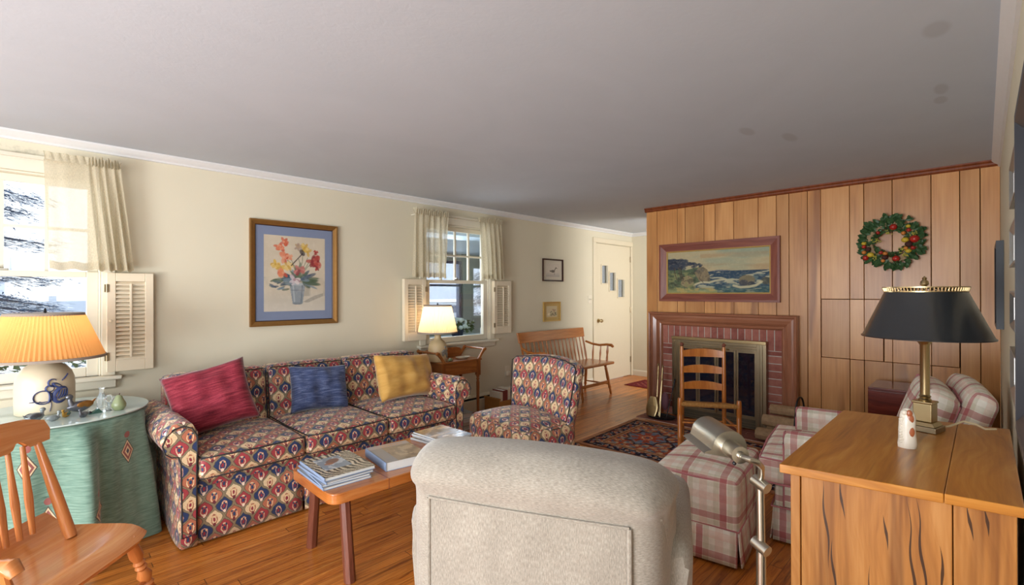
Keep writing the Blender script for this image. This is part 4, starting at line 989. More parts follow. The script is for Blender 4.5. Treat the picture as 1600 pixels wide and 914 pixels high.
MB().rbox(SX0+.125, SX1-.045, SB-.13, SB, .06, .792, .035, 6).build('back_frame', 'ikat', t)
for k in range(3):
    x0, x1 = cx[k]+.003, cx[k+1]-.003
    if k == 0: x0 = SX0+.13
    if k == 2: x1 = SX1-.05
    b = MB().rbox(x0, x1, 3.56, 3.735, .40, .81, .045, 8, (.006, .02), leanb).build('back_cushion', 'ikat', t)
    m = MB(); 
    m.tube([leanb(Vector((x0+.02, 3.565, .80))), leanb(Vector((x1-.02, 3.565, .80)))], .004, 6)
    for xx in (x0+.004, x1-.004): m.tube([leanb(Vector((xx, 3.568, z))) for z in (.45, .6, .77)], .004, 6)
    m.build('piping', 'piping', b)
for k in range(3):
    x0, x1 = cx[k]+.004, cx[k+1]-.004; y0, y1 = SF-.035, 3.60
    b = MB().rbox(x0, x1, y0, y1, .345, .465, .03, 10, (.03, .012)).build('seat_cushion', 'ikat', t)
    m = MB()
    for z in (.458, .352): ring_tube(m, [(x0+.012, y0+.012, z), ((x0+x1)/2, y0-.002, z+.000), (x1-.012, y0+.012, z), (x1-.002, (y0+y1)/2, z), (x1-.01, y1, z), (x0+.01, y1, z), (x0+.002, (y0+y1)/2, z)], .0045, 6)
    m.build('piping', 'piping', b)

def pillow(name, label, c, w, h, d, rot, mat, seed=1, group=None):
    """throw pillow: rot = euler; local x width, z height, y thickness"""
    t = tag(None or MB_pillow(w, h, d, seed).build(name, mat, None, smooth=180), label, 'cushion', group); t.location = c; t.rotation_euler = rot
    return t
def MB_pillow(w, h, d, seed):
    r = random.Random(seed); n = 26; m = MB(); ph = [r.uniform(0, 6) for _ in range(6)]
    for sg in (-1, 1):
        vs = []
        for j in range(n+1):
            for i in range(n+1):
                u, v = 2*i/n-1, 2*j/n-1
                k = max(0, (1-u**2))**.36*max(0, (1-v**2))**.36
                x = u*w/2*(1-.075*(1-v*v)*abs(u)**3*1.0); z = v*h/2*(1-.075*(1-u*u)*abs(v)**3)
                wr = .10*math.sin(5*u+3*v+ph[0])+.07*math.sin(9*v-4*u+ph[1])+.05*math.sin(13*u+ph[2])
                y = sg*d/2*k*(1+wr*(k > 0)) + .006*math.sin(4*u+ph[3])
                vs.append((x, y, z-.02*h*(1-u*u)*(v < 0)*v))
        fs = [(j*(n+1)+i, j*(n+1)+i+1, (j+1)*(n+1)+i+1, (j+1)*(n+1)+i) for j in range(n) for i in range(n)]
        if sg > 0: fs = [f[::-1] for f in fs]
        uv = [tuple(((q % (n+1))/n*w, (q//(n+1))/n*h) for q in f) for f in fs]
        m.add(vs, fs, uv)
    return m
pillow('throw_pillow', 'dark red velvet throw pillow in the left corner of the patterned sofa', (.76, 3.37, .685), .45, .41, .21, (R(-24), R(-13), R(-10)), 'red_velvet', 1)
pillow('throw_pillow', 'slate blue velvet throw pillow in the middle of the patterned sofa', (1.475, 3.48, .63), .42, .34, .19, (R(-20), R(4), R(-3)), 'blue_velvet', 2)
pillow('throw_pillow', 'mustard yellow throw pillow at the right end of the patterned sofa', (2.12, 3.33, .655), .60, .37, .20, (R(-20), R(5), R(12)), 'yellow_velvet', 3)

# ---------------------------------------------------------------- slipper chair
t = thing('slipper_chair', 'armless slipper chair in the same red and blue ikat, right of the sofa', 'chair', (2.62, 2.475, 0), R(-8))
# local: faces -x; width along y
def seatfn(p): return (p.x, p.y, p.z)
MB().rbox(-.30, .22, -.345, .345, .15, .40, .06, 10, (.045, .02)).build('seat', 'ikat', t)
m = MB(); ring_tube(m, [(-.275, -.325, .365), (-.295, 0, .37), (-.275, .325, .365), (0, .345, .37), (.2, .33, .365), (.2, -.33, .365), (0, -.345, .37)], .0045, 6); m.build('piping', 'piping', t)
def bk(p):
    y = p.y; a = (y/.37)
    z = p.z + .035*max(0, (p.z-.45)/.4)*math.cos(a*PI*.55) ; x = p.x + (p.z-.38)*.30 - .10*max(0, a*a)*((p.z-.25)/.6); return (x, y*(.90+.14*(p.z-.3)/.5), z)
b = MB().rbox(.13, .24, -.37, .37, .30, .80, .045, 10, (.0, .012), bk).build('backrest', 'ikat', t)
m = MB(); ring_tube(m, [bk(Vector(q)) for q in [(.135, -.355, .40)] + [(.135, -.365, z) for z in (.5, .6, .7, .77)] + [(.135, y, .795) for y in (-.33, -.2, 0, .2, .33)] + [(.135, .365, z) for z in (.77, .7, .6, .5)] + [(.135, .355, .40)]], .0045, 6); m.build('piping', 'piping', b)
skirt('skirt', [(-.302, .345), (-.302, -.345), (.24, -.345), (.24, .345), (-.302, .345)][::1], .012, .22, t, 'ikat', -.018 if False else .015)

# ---------------------------------------------------------------- coffee bench with books
t = thing('coffee_table', 'low reddish pine bench table on splayed legs, holding books', 'coffee table', (1.42, 2.29, 0))
ZT = .43; hx, hy = .50, .245
def rrect(hx, hy, r, n=6): return [(sx*(hx-r)+r*math.cos(a), sy*(hy-r)+r*math.sin(a)) for (sx, sy, a0) in ((1, 1, 0), (-1, 1, PI/2), (-1, -1, PI), (1, -1, 1.5*PI)) for a in [a0+PI/2*k/n for k in range(n+1)]]
MB().prism(rrect(hx, hy, .055), ZT-.05, ZT, 'xy').build('top', 'bench', t, smooth=30, bevel=.006, seg=3)
MB().prism([(-.2155, -hy-.0005), (-.2125, -hy-.0005), (-.2125, hy*.2), (-.2155, hy*.2)], ZT-.052, ZT+.0006, 'xy').build('joint_line', 'bench_leg', t, smooth=0)
for sx in (-1, 1):
    for sy in (-1, 1):
        a = (sx*(hx-.10), sy*(hy-.085), ZT-.045); b = (sx*(hx-.10)+sx*.045-(0 if sx > 0 else -.04), sy*(hy-.085)+sy*.055, 0)
        if sx < 0: a = (-.40, sy*.16, ZT-.045); b = (-.40, sy*.215, 0)
        lg = MB()
        rings = [[(c[0]+w*math.cos(k*PI/4+PI/8), c[1]+w*math.sin(k*PI/4+PI/8), c[2]) for k in range(8)] for c, w in ((b, .027), (a, .025))]
        lg.loft(rings).build('leg', 'bench_leg', t, smooth=0)
MB().tube([(-.40, 0, ZT-.06), (.40, 0, ZT-.06)], .018, 8).build('stretcher', 'bench_leg', t)
def cover_art(kind, seed):
    c = Canvas(70, 54, H('a9a49c'), seed); r = random.Random(seed)
    if kind == 'zebra':
        w = np.sin((c.x*9+c.y*5+2.2*c.nz(3, 3))*6.0+3*np.sin(c.y*9)); c.a[:] = H('b9aa92'); c.put(w > .1, H('37302c')); c.put(w < -.75, H('d9cbb0'))
        c.put((c.x > .17)*(c.x < .70)*(c.y > .30)*(c.y < .86), H('8d97a2')); c.put(((c.nz(4, 4) > .52)*(c.x > .17)*(c.x < .70)*(c.y > .30)*(c.y < .86)), H('c7cdd3'), .8); c.ell(.47, .64, .2, .10, H('7e4f38'), .9, .3); c.ell(.36, .55, .12, .05, H('a06a48'), .9)
    elif kind == 'book':
        c.a[:] = H('8f8f93'); c.put(c.x > .28, H('9a8a78')); c.put((c.nz(5, 4)-.4)*3*(c.x > .28)*(c.y < .8), H('5e5348'), .8); c.put((c.nz(5, 4) > .55)*(c.x > .3)*(c.y > .2)*(c.y < .7), H('b7a78e'), .8); c.put((c.y > .82), H('a9a3a6')); c.put((c.x > .3)*(c.x < .85)*(c.y > .86)*(c.y < .93)*(np.sin(c.x*90) > -.3), H('c9a27e'))
    elif kind == 'land':
        c.a[:] = H('8fa0b8'); c.put(np.clip((c.y-.55)*4, 0, 1), H('c9a878')); c.put((c.nz(3, 9) > .55), H('5f5a56'), .8); c.put((c.nz(2, 10) > .6)*(c.y < .5), H('d3dae4'), .9); c.put((c.nz(3, 8)-.5)*4*(c.y > .4), H('7a5f44'), .7)
    elif kind == 'plain': c.put(c.nz(4, 4) > .5, H('8592a6'), .7)
    return c
def book(name, label, x, y, z, w, d, th, rot, kind, covermat, seed, group, spine='book_blue'):
    """w along local x (away from spine), spine on -x side"""
    t = thing(name, label, 'book' if 'book' in name else 'magazine', (x, y, z), R(rot), group)
    B(-w/2+.002, w/2-.003, -d/2+.003, d/2-.003, .0015, th-.0015).build('pages', 'paper', t, smooth=0)
    m = MB().box(-w/2, w/2, -d/2, d/2, 0, .0015)
    rings = [[(-w/2-.004*math.sin(PI*k/6)*min(1, th/.02), yy, th*k/6) for k in range(7)] + [(-w/2+.0025, yy, th*(6-k)/6) for k in range(7)] for yy in (-d/2, d/2)]
    m.loft(rings); m.build('spine', spine, t, smooth=30)
    painted('front_cover', cover_art(kind, seed), (-w/2, -d/2, th), (w, 0, 0), (0, d, 0), 'cover', t, .0015)
    return t
G1 = 'magazines on the near end of the coffee bench'
zz = ZT
for k, (w, d, th, rot, kd, tx, dx) in enumerate(((.235, .33, .012, 0, 'plain', 'lowest blue-spined magazine under the zebra-striped book', -.004), (.23, .32, .010, -3, 'plain', 'second magazine from the bottom under the zebra-striped book', 0.0), (.235, .325, .010, 2, 'plain', 'thin magazine directly beneath the zebra-striped book', .004))):
    book('magazine', tx, 1.045+dx, 2.285, zz+.0004, w, d, th, rot-2, kd, None, 11+k, G1); zz += th+.0008
book('picture_book', 'book with a zebra-striped cover on the near end of the coffee bench', 1.06, 2.29, zz+.0004, .25, .315, .016, -2, 'zebra', None, 21, None, 'book_blue')
book('hardback_book', 'thick grey hardback lying on the middle of the coffee bench', 1.375, 2.255, ZT+.0004, .235, .285, .045, -8, 'book', None, 5, None, 'book_blue')
zz = ZT
for k, (rot, tx) in enumerate(((3, 'lowest white magazine of the far pile on the coffee bench'), (-2, 'second white magazine up in the far pile on the coffee bench'), (2, 'third magazine up in the far pile on the coffee bench'), (-1, 'landscape-covered magazine atop the far pile on the coffee bench'))):
    th = (.014, .012, .009, .008)[k]
    book('magazine', tx, 1.745+.006*(k % 2), 2.36-.005*k, zz+.0004, .22, .29, th, rot+4, 'land', None, 31+k, 'magazines on the far end of the coffee bench', 'book_white'); zz += th+.0008

# ---------------------------------------------------------------- round table with cloth, glass top
t = thing('round_table', 'round table draped to the floor in a green cloth, under the snowy window', 'table', (.075, 3.51, 0))
TZ = .70; TR = .39
m = MB(); n = 180; rings = []; uvr = []
prof = [(.0, TR-.025, 0), (.012, TR-.004, 0), (.03, TR+.004, .1), (.12, TR+.014, .6), (.3, TR+.035, .9), (.5, TR+.058, 1.), (.688, TR+.078, 1.)]
vs = []; fs = []; uvs = []
r = random.Random(5); fold = [(9, .4, .024), (14, 1.7, .014), (5, 2.2, .014), (23, .3, .005)]
for (dz, rr, am) in prof:
    for k in range(n):
        a = 2*PI*k/n; o = sum(A*math.sin(q*a+p+.25*dz*q*.2) for q, p, A in fold); sh = -abs(math.sin(4.5*a+.6))**6*.02
        q = rr+(o*1.9+sh*2.4)*am
        if a < PI and dz > .02: q = min(q, .45/max(.05, math.sin(a)))
        if math.cos(a) > 0 and dz > .02: q = min(q, (.355 if dz < .25 else .425)/math.cos(a))
        vs.append((q*math.cos(a), q*math.sin(a), TZ-.008-dz))
N = n
for j in range(len(prof)-1):
    for k in range(n):
        k2 = (k+1) % n; fs.append((j*N+k, (j+1)*N+k, (j+1)*N+k2, j*N+k2))
        f = lambda kk: (kk/n*2*PI*.45 - 4.35*.45 + .35); uvs.append(((f(k), TZ-prof[j][0]), (f(k), TZ-prof[j+1][0]), (f(k+1), TZ-prof[j+1][0]), (f(k+1), TZ-prof[j][0])))
fs.append(tuple(range(n))); uvs.append(None)
m.add(vs, fs, uvs); cl = m.build('tablecloth', 'cloth', t, smooth=80)
MB().lathe([(.001, TZ-.05), (TR-.03, TZ-.05), (TR-.03, TZ-.012), (.001, TZ-.012)], n=48).build('tabletop', 'pine', t)
MB().lathe([(.16, .012), (.15, .03), (.035, .06), (.03, .3), (.04, .6), (.12, TZ-.052), (.12, TZ-.05)], n=20).build('pedestal', 'pine', t)
MB().lathe([(.001, TZ-.007), (TR, TZ-.007), (TR+.002, TZ-.004), (TR, TZ), (.001, TZ)], n=96).build('glass_top', 'table_glass', t)

# ---------------------------------------------------------------- lamps
def pleated(mb, r0, z0, r1, z1, n=96, amp=.006, n2=None):
    N = n*2; rings = []
    for k in range(5):
        u = k/4; rr = r0+(r1-r0)*u; z = z0+(z1-z0)*u; rings.append([((rr+(amp*(1-.35*u) if i % 2 else 0))*math.cos(2*PI*i/N), (rr+(amp*(1-.35*u) if i % 2 else 0))*math.sin(2*PI*i/N), z) for i in range(N)])
    return mb.loft(rings, cap=False)
def jug_lamp(label, loc, jug, rs, zs, shade_mat, jug_mat, deco, watts, fin, npl=70):
    t = thing('table_lamp', label, 'lamp', loc)
    b = MB().lathe(jug, n=40).build('jug_base', jug_mat, t, smooth=60)
    deco(b, t)
    p = MB(); pleated(p, rs[0], zs[0], rs[1], zs[1], npl, rs[0]*.032); s = p.build('lamp_shade', shade_mat, t, smooth=0)
    for rr, z, hh in ((rs[0]*1.012, zs[0], .011), (rs[1]*1.012, zs[1]-.008, .010)):
        MB().lathe([(rr, z-.003), (rr+.006, z-.003), (rr+.005, z+hh), (rr, z+hh)], n=64).build('shade_band', 'shade_band', s)
    MB().lathe([(.002, jug[-1][1]-.01), (.012, jug[-1][1]-.01), (.012, jug[-1][1]+.05), (.018, jug[-1][1]+.06), (.018, jug[-1][1]+.09), (.002, jug[-1][1]+.09)], n=14).build('socket', 'brass', t)
    zb = zs[0]+(zs[1]-zs[0])*.4
    MB().sphere((0, 0, zb), .03, 14, 10, 1, 1, 1.25).build('bulb', bulb_mat, t)
    m = MB().lathe([(.001, zs[1]-.02), (.004, zs[1]-.02), (.004, zs[1]+.004), (.010, zs[1]+.008), (.004, zs[1]+.014), (.006, zs[1]+.02), (.001, zs[1]+fin)], n=10)
    for k in range(3): m.tube([(0, 0, zs[1]-.006), (rs[1]*math.cos(2.1*k), rs[1]*math.sin(2.1*k), zs[1]-.006)], .002, 6)
    m.build('finial', 'black', t)
    l = bpy.data.lights.new('lamp_light', 'POINT'); l.energy = watts; l.color = (1, .82, .6); l.shadow_soft_size = .035
    o = bpy.data.objects.new('lamp_light', l); COL.objects.link(o); o.location = (0, 0, zb+.06); o.parent = t
    return t
g = Gr('lamp_bulb'); g.put(g.b.inputs['Emission Color'], (1, .75, .45, 1)); g.b.inputs['Emission Strength'].default_value = 6; bulb_mat = g.done((1, .9, .7))
def on_jug(prof, ang, z, off=.0025):
    for (r0, z0), (r1, z1) in zip(prof, prof[1:]):
        if min(z0, z1) <= z <= max(z0, z1) and z1 != z0:
            rr = r0+(r1-r0)*(z-z0)/(z1-z0)+off; return (rr*math.cos(ang), rr*math.sin(ang), z)
    return (prof[2][0]*math.cos(ang), prof[2][0]*math.sin(ang), z)
J1 = [(.001, 0), (.112, 0), (.117, .006), (.119, .06), (.119, .14), (.116, .18), (.105, .215), (.082, .245), (.055, .262), (.04, .275), (.036, .29), (.040, .30), (.03, .302)]
def deco1(b, t):
    # brushed cobalt flowers on the side facing the room
    A0 = math.atan2(-3.55, -.03)+R(8); m = MB()
    def pt(u, v, o=.002): return on_jug(J1, A0+u/.119, v, o)
    def stroke(pts, w): m.tube([pt(u, v) for u, v in pts], [1.45*w*(.5+.5*math.sin(PI*(k+.6)/(len(pts)))) for k in range(len(pts))], 6, flat=.35)
    def loop(cx, cy, rx, ry, rot, w, a0=0, a1=2*PI):
        c, s = math.cos(rot), math.sin(rot); stroke([(cx+rx*math.cos(a)*c-ry*math.sin(a)*s, cy+rx*math.cos(a)*s+ry*math.sin(a)*c) for a in [a0+(a1-a0)*k/20 for k in range(21)]], w)
    loop(-.025, .095, .036, .034, 0, .007); loop(-.012, .095, .012, .03, 0, .009, -1.5, 1.5); loop(.045, .10, .030, .040, -.4, .007); 
    for k in range(4): stroke([(.022+.012*k, .075+.004*k), (.034+.012*k, .10), (.04+.011*k, .126)], .005)
    loop(.0, .138, .016, .016, 0, .006); loop(.012, .165, .018, .02, .3, .007, .4, 4.4); loop(.03, .150, .022, .008, -.6, .005)
    stroke([(.0, .02), (.006, .05), (.004, .08)], .003); stroke([(-.075, .073), (-.055, .075), (-.04, .07)], .006); stroke([(-.04, .075), (-.03, .07), (-.01, .072)], .006)
    for k in range(5): stroke([(.05+.008*k, .172+.006*k), (.053+.008*k, .176+.006*k), (.056+.008*k, .18+.006*k)], .003)
    m.build('painted_flower', 'cobalt', b)
jug_lamp('stoneware jug lamp with blue flowers and a wide amber pleated shade, on the round table', (.033, 3.55, TZ), J1, (.242, .153), (.285, .525), 'shade_amber', 'stone', deco1, 1.8, .03, 78)
J2 = [(.001, 0), (.088, 0), (.092, .006), (.094, .06), (.093, .12), (.085, .165), (.065, .195), (.042, .21), (.033, .225), (.03, .25), (.034, .258), (.02, .26)]
def deco2(b, t):
    A0 = math.atan2(-3.78, -2.765)+R(46); m = MB(); r = random.Random(3)
    for k in range(22):
        u, v = r.uniform(-.03, .035), .06+r.uniform(0, .09); v = max(.05, .155-abs(u)*1.3-r.uniform(0, .07)); c = Vector(on_jug(J2, A0+u/.094, v, .0005)); m.sphere(c, .011, 6, 5, 1, 1, 1.2)
    m.build('painted_leaf', 'grey_leaf', b)
jug_lamp('small buff jug lamp with a lit cream pleated shade, on the washstand', (2.755, 3.765, .668), J2, (.187, .128), (.278, .545), 'shade_cream', 'stone_warm', deco2, 2.2, .02, 64)

# ---------------------------------------------------------------- things on the round table
def bird(name, label, x, y, s, rot, bodym, headm, wingm, cat='ornament', beak=True, neck=1.):
    t = thing(name, label, cat, (x, y, TZ+.0005), R(rot))
    prof = []
    rings = []
    for k in range(11):
        u = k/10; cx = (-.5+u)*1.15; w = .30*math.sin(PI*min(1, u*1.02+.02))**.7*(1-.25*u)+.02; h = .27*math.sin(PI*min(1, u*.98+.02))**.65+.02; zc = .28+.16*max(0, .35-u)*1.2
        rings.append([(cx*s, w*math.cos(a)*s, max(.0, (zc+h*math.sin(a)))*s) for a in [2*PI*i/14 for i in range(14)]])
    MB().loft(rings).build('body', bodym, t, smooth=60)
    MB().tube([(.36*s, 0, .40*s), (.44*s, 0, .62*s*neck), (.44*s, 0, .78*s*neck)], [.15*s, .10*s, .10*s], 10).sphere((.47*s, 0, .84*s*neck), .155*s, 12, 8, 1.1, .85, .9).build('head', headm, t)
    if beak: MB().tube([(.58*s, 0, .83*s*neck), (.70*s, 0, .79*s*neck), (.84*s, 0, .79*s*neck)], [.06*s, .05*s, .03*s], 8, flat=.5).build('bill', headm, t)
    for q in (-1, 1): MB().sphere((-.12*s, q*.22*s, .36*s), .3*s, 12, 8, 1.25, .25, .62).build('wing', wingm, t)
    MB().tube([(-.5*s, 0, .36*s), (-.62*s, 0, .46*s), (-.72*s, 0, .55*s)], [.12*s, .09*s, .03*s], 8, flat=.45).build('tail', wingm, t)
    return t
bird('duck_figurine', 'pewter and bronze duck ornament beside the jug lamp', .165, 3.43, .102, 205, 'pewter', 'pewter', 'copper', 'duck ornament')
bird('duck_figurine', 'tiny grey swimming-duck ornament at the front edge of the glass table top', .058, 3.265, .048, 20, 'grey_stone', 'grey_stone', 'grey_stone', 'duck ornament', False)
bird('bird_figurine', 'grey stone bird ornament behind the rocking chair crest, left of the pewter duck', -.005, 3.315, .075, 40, 'grey_stone', 'grey_stone', 'pewter', 'bird ornament', False, .8)
bird('bird_figurine', 'small amber and green glass bird on the glass table top', .105, 3.315, .045, 240, 'amber', 'amber', 'green_glass', 'bird ornament', False)
bird('bird_figurine', 'small dark silver bird with a clear base, in front of the pewter duck', .168, 3.25, .05, 235, 'pewter', 'pewter', 'clear', 'bird ornament', False)
t = thing('glass_wedge', 'small green and black glass wedge ornament on the table', 'ornament', (.218, 3.315, TZ), R(20)); MB().add([(-.03, -.012, 0), (.03, -.012, 0), (.03, .012, 0), (-.03, .012, 0), (.012, -.01, .024), (.012, .01, .024)], [(3, 2, 1, 0), (0, 1, 4), (2, 3, 5), (1, 2, 5, 4), (3, 0, 4, 5)]).build('wedge', 'green_glass', t, smooth=0, bevel=.002); MB().sphere((-.022, 0, .008), .008, 10, 8).build('drop', 'black', t)
t = thing('crystal_bottle', 'clear cut-crystal bottle standing on the round table', 'bottle', (.25, 3.395, TZ)); MB().lathe([(.001, 0), (.018, 0), (.021, .012), (.021, .06), (.016, .075), (.010, .092), (.010, .112), (.013, .116), (.013, .122), (.001, .122)], n=8).build('bottle', 'clear', t, smooth=0)
t = thing('crystal_hand', 'clear glass loop ornament right of the crystal bottle', 'ornament', (.275, 3.335, TZ)); m = MB(); ring_tube(m, [(.014*math.cos(a), 0, .065+.018*math.sin(a)) for a in [2*PI*k/16 for k in range(16)]], .005, 8); m.tube([(0, 0, .047), (0, 0, .006)], .005, 8).lathe([(.001, 0), (.012, 0), (.010, .007), (.001, .009)], n=14); m.build('loop', 'clear', t)
t = thing('stone_pear', 'carved green stone pear at the right of the glass table top', 'ornament', (.315, 3.32, TZ)); MB().lathe([(.001, 0), (.02, .001), (.031, .018), (.032, .032), (.026, .048), (.018, .062), (.015, .074), (.008, .081), (.001, .082)], n=20).build('pear', 'jade', t); MB().tube([(0, 0, .08), (.004, 0, .09)], .002, 6).build('stem', 'cone', t)

# ---------------------------------------------------------------- washstand by the porch window
t = thing('washstand', 'small cherry washstand with scrolled side rails, between sofa and porch window', 'side table', (2.95, 3.785, 0))
hx, y0, y1, zt = .25, -.165, .17, .668
B(-hx, hx, y0, y1, zt-.018, zt).build('top', 'walnut', t, smooth=0, bevel=.004)
B(-hx+.035, hx-.035, y0+.025, y0+.04, zt-.14, zt-.018).build('drawer_front', 'walnut', t, smooth=0, bevel=.003)
m = MB()
for s in (-1, 1): m.box(s*(hx-.03)-.008, s*(hx-.03)+.008, y0+.03, y1-.02, zt-.14, zt-.018)
m.box(-hx+.03, hx-.03, y1-.03, y1-.015, zt-.14, zt-.018); m.build('apron', 'walnut', t, smooth=0)
for sx in (-1, 1):
    for yy in (y0+.03, y1-.03):
        m = MB().box(sx*(hx-.03)-.02, sx*(hx-.03)+.02, yy-.02, yy+.02, zt-.17, zt-.018)
        m.turned((sx*(hx-.03), yy, zt-.165), (sx*(hx-.03), yy, 0), [(0, .016), (.03, .019), (.06, .012), (.08, .018), (.11, .013), (.16, .017), (.45, .0155), (.9, .0115), (1, .010)], 12); m.build('leg', 'walnut_v', t, smooth=50)
for s in (-1, 1):
    # curved end brackets and the towel rail between them
    for yy, nm in ((y0+.012, 'front_bracket'), (y1-.008, 'back_bracket')):
        q = [(s*(hx-.05), zt-.001), (s*(hx-.012), zt-.001), (s*(hx+.012), zt+.035), (s*(hx+.045), zt+.07), (s*(hx+.06), zt+.075), (s*(hx+.062), zt+.098), (s*(hx+.045), zt+.108), (s*(hx+.025), zt+.098), (s*(hx+.0), zt+.06), (s*(hx-.03), zt+.02)]
        MB().prism(q if s > 0 else q[::-1], yy-.009, yy+.009, 'xz').build(nm, 'walnut', t, smooth=30, bevel=.003)
    MB().turned((s*(hx+.045), y0-.005, zt+.09), (s*(hx+.045), y1+.0, zt+.09), [(0, .013), (.04, .016), (.08, .008), (.5, .011), (.92, .008), (.96, .014), (1, .012)], 10).build('towel_rail', 'walnut', t)
q = [(-hx+.005, zt), (hx-.005, zt), (hx-.0, zt+.05), (hx-.03, zt+.085), (hx-.08, zt+.095), (-hx+.08, zt+.095), (-hx+.03, zt+.085), (-hx, zt+.05)]
MB().prism(q, y1-.014, y1, 'xz').build('back_splash', 'walnut', t, smooth=0, bevel=.003)
t = thing('trinket_dish', 'pale oval dish on the right of the washstand top', 'dish', (3.04, 3.73, zt)); MB().lathe([(.001, 0), (.05, 0), (.085, .016), (.088, .02), (.08, .02), (.05, .008), (.001, .008)], n=24, sy=.6).build('dish', 'stone', t)
t = thing('shell_trinket', 'small shell-coloured trinket in front of the buff lamp', 'ornament', (2.83, 3.665, zt)); MB().sphere((0, 0, .016), .024, 12, 8, 1.2, .8, .68).build('shell', 'jade', t); MB().sphere((.02, .0, .012), .014, 10, 8, 1, 1, .8).build('knob', 'copper', t)
# magazines stacked under the washstand with a carved ornament
zz = 0
for k, (th, mt, tx) in enumerate(((.045, 'book_white', 'lowest pale volume of the stack on the floor under the washstand'), (.04, 'book_grey', 'second grey volume of the stack under the washstand'), (.035, 'book_white', 'third volume up in the stack under the washstand'), (.05, 'book_grey', 'topmost grey volume of the stack under the washstand'))):
    t = thing('stacked_volume', tx, 'book', (2.86+.012*(k % 2), 3.66-.01*(k % 3), zz), R(6-5*k), 'volumes stacked under the washstand')
    B(-.15, .15, -.11, .11, 0, .004).box(-.15, .15, -.11, .11, th-.005, th-.001).box(-.15, -.145, -.11, .11, .004, th-.005).build('binding', mt, t, smooth=0); B(-.144, .146, -.106, .106, .004, th-.005).build('pages', 'paper', t, smooth=0); zz += th
t = thing('carved_ornament', 'dark carved wooden ornament lying on the volumes under the washstand', 'ornament', (2.80, 3.645, zz), R(35)); MB().sphere((0, 0, .032), .075, 14, 8, 1.1, .75, .42).build('shell', 'bark', t); MB().tube([(.06, 0, .03), (.13, .01, .04), (.2, .02, .075)], [.016, .02, .008], 8, flat=.5).build('neck', 'bark', t)
# crate of books behind the slipper chair
t = thing('book_crate', 'low wooden crate holding books, on the floor behind the slipper chair', 'crate', (3.70, 3.80, 0)); 
m = MB().box(-.19, .19, -.10, .10, 0.0, .015).box(-.19, .19, -.115, -.10, .0, .16).box(-.19, .19, .10, .115, .0, .16).box(-.20, -.185, -.12, .12, 0, .19).box(.185, .20, -.12, .12, 0, .19); m.build('crate', 'basket_wood', t, smooth=0, bevel=.004)
MB().tube([(-.195, -.125, .185), (-.195, .125, .185)], .012, 8).build('end_rail', 'basket_wood', t)
x = -.17
for k, (w, mt, tx) in enumerate(((.045, 'book_cream', 'cream book at the left end of the crate'), (.075, 'book_red', 'dark red book second from the left in the crate'), (.05, 'book_cream', 'cream book in the middle of the crate'), (.085, 'book_black', 'black-spined book right of the middle in the crate'), (.06, 'book_cream', 'cream book at the right end of the crate'))):
    h = .235+.015*(k % 3); o = thing('upright_book', tx, 'book', (3.70+x+w/2, 3.79, .0155), 0, 'books in the wooden crate'); B(-w/2+.001, w/2-.001, -.085, -.08, 0, h).box(-w/2+.001, -w/2+.004, -.08, .08, 0, h).box(w/2-.004, w/2-.001, -.08, .08, 0, h).build('binding', mt, o, smooth=0); B(-w/2+.004, w/2-.004, -.079, .076, .002, h-.006).build('pages', 'paper', o, smooth=0); x += w

# ---------------------------------------------------------------- spindle bench in the hall
t = thing('spindle_bench', 'honey maple spindle-back bench with scrolled arms, against the wall before the door', 'bench', (4.72, 3.70, 0))
hl = .70
def sb(p): return (p.x, p.y, p.z - .012*(1-min(1, abs((p.y)/.22))))
MB().rbox(-hl, hl, -.225, .20, .385, .42, .014, 8, (0, 0), None).build('seat', 'maple', t)
bx = hl-.06
def bkp(x, z): return (x, .16+(z-.42)*.22, z)
MB().hexa([bkp(-bx-.01, .725), bkp(bx+.01, .725), (bx+.01, bkp(0, .725)[1]+.022, .725), (-bx-.01, bkp(0, .725)[1]+.022, .725)], [bkp(-bx-.02, .85), bkp(bx+.02, .85), (bx+.02, bkp(0, .85)[1]+.022, .85), (-bx-.02, bkp(0, .85)[1]+.022, .85)]).build('crest_rail', 'maple', t, smooth=0, bevel=.006)
for k in range(17):
    x = -bx+.02+(2*bx-.04)*k/16; e = k in (0, 16); a = Vector(bkp(x*.98, .415)); b = Vector(bkp(x, .735)); b.y += .011; a.y += .005
    MB().turned(a, b, [(0, .007), (.15, .008), (.35, .011), (.6, .008), (1, .006)] if not e else [(0, .011), (.3, .015), (.6, .012), (1, .011)], 8).build('back_post' if e else 'spindle', 'maple_v', t)
for s in (-1, 1):
    xs = s*(hl-.05); pts = [(xs*.97, .195, .665), (xs, .10, .635), (xs*1.0, -.02, .625), (xs*1.01, -.13, .64), (xs*1.02, -.20, .635), (xs*1.02, -.225, .615)]
    MB().tube(pts, [.018, .019, .02, .022, .026, .02], 10, flat=.8).build('arm', 'maple', t)
    for yy, zt2 in ((.08, .63), (-.04, .62), (-.15, .63)): MB().turned((xs*.985, yy+.01, .415), (xs*1.0, yy, zt2), [(0, .008), (.2, .009), (.5, .013), (.8, .008), (1, .007)] if yy > -.1 else [(0, .012), (.2, .015), (.4, .011), (.6, .017), (.85, .011), (1, .01)], 8).build('arm_spindle', 'maple_v', t)
for xs in (-hl+.13, 0, hl-.13):
    for yy in (-.16, .14):
        o = (.05*(1 if xs > 0 else -1 if xs < 0 else 0), .06*(1 if yy > 0 else -1))
        MB().turned((xs, yy, .39), (xs+o[0], yy+o[1], 0), [(0, .014), (.06, .02), (.10, .014), (.14, .02), (.2, .018), (.45, .021), (.72, .017), (.78, .021), (.82, .014), (.95, .017), (1, .012)], 10).build('leg', 'maple_v', t)
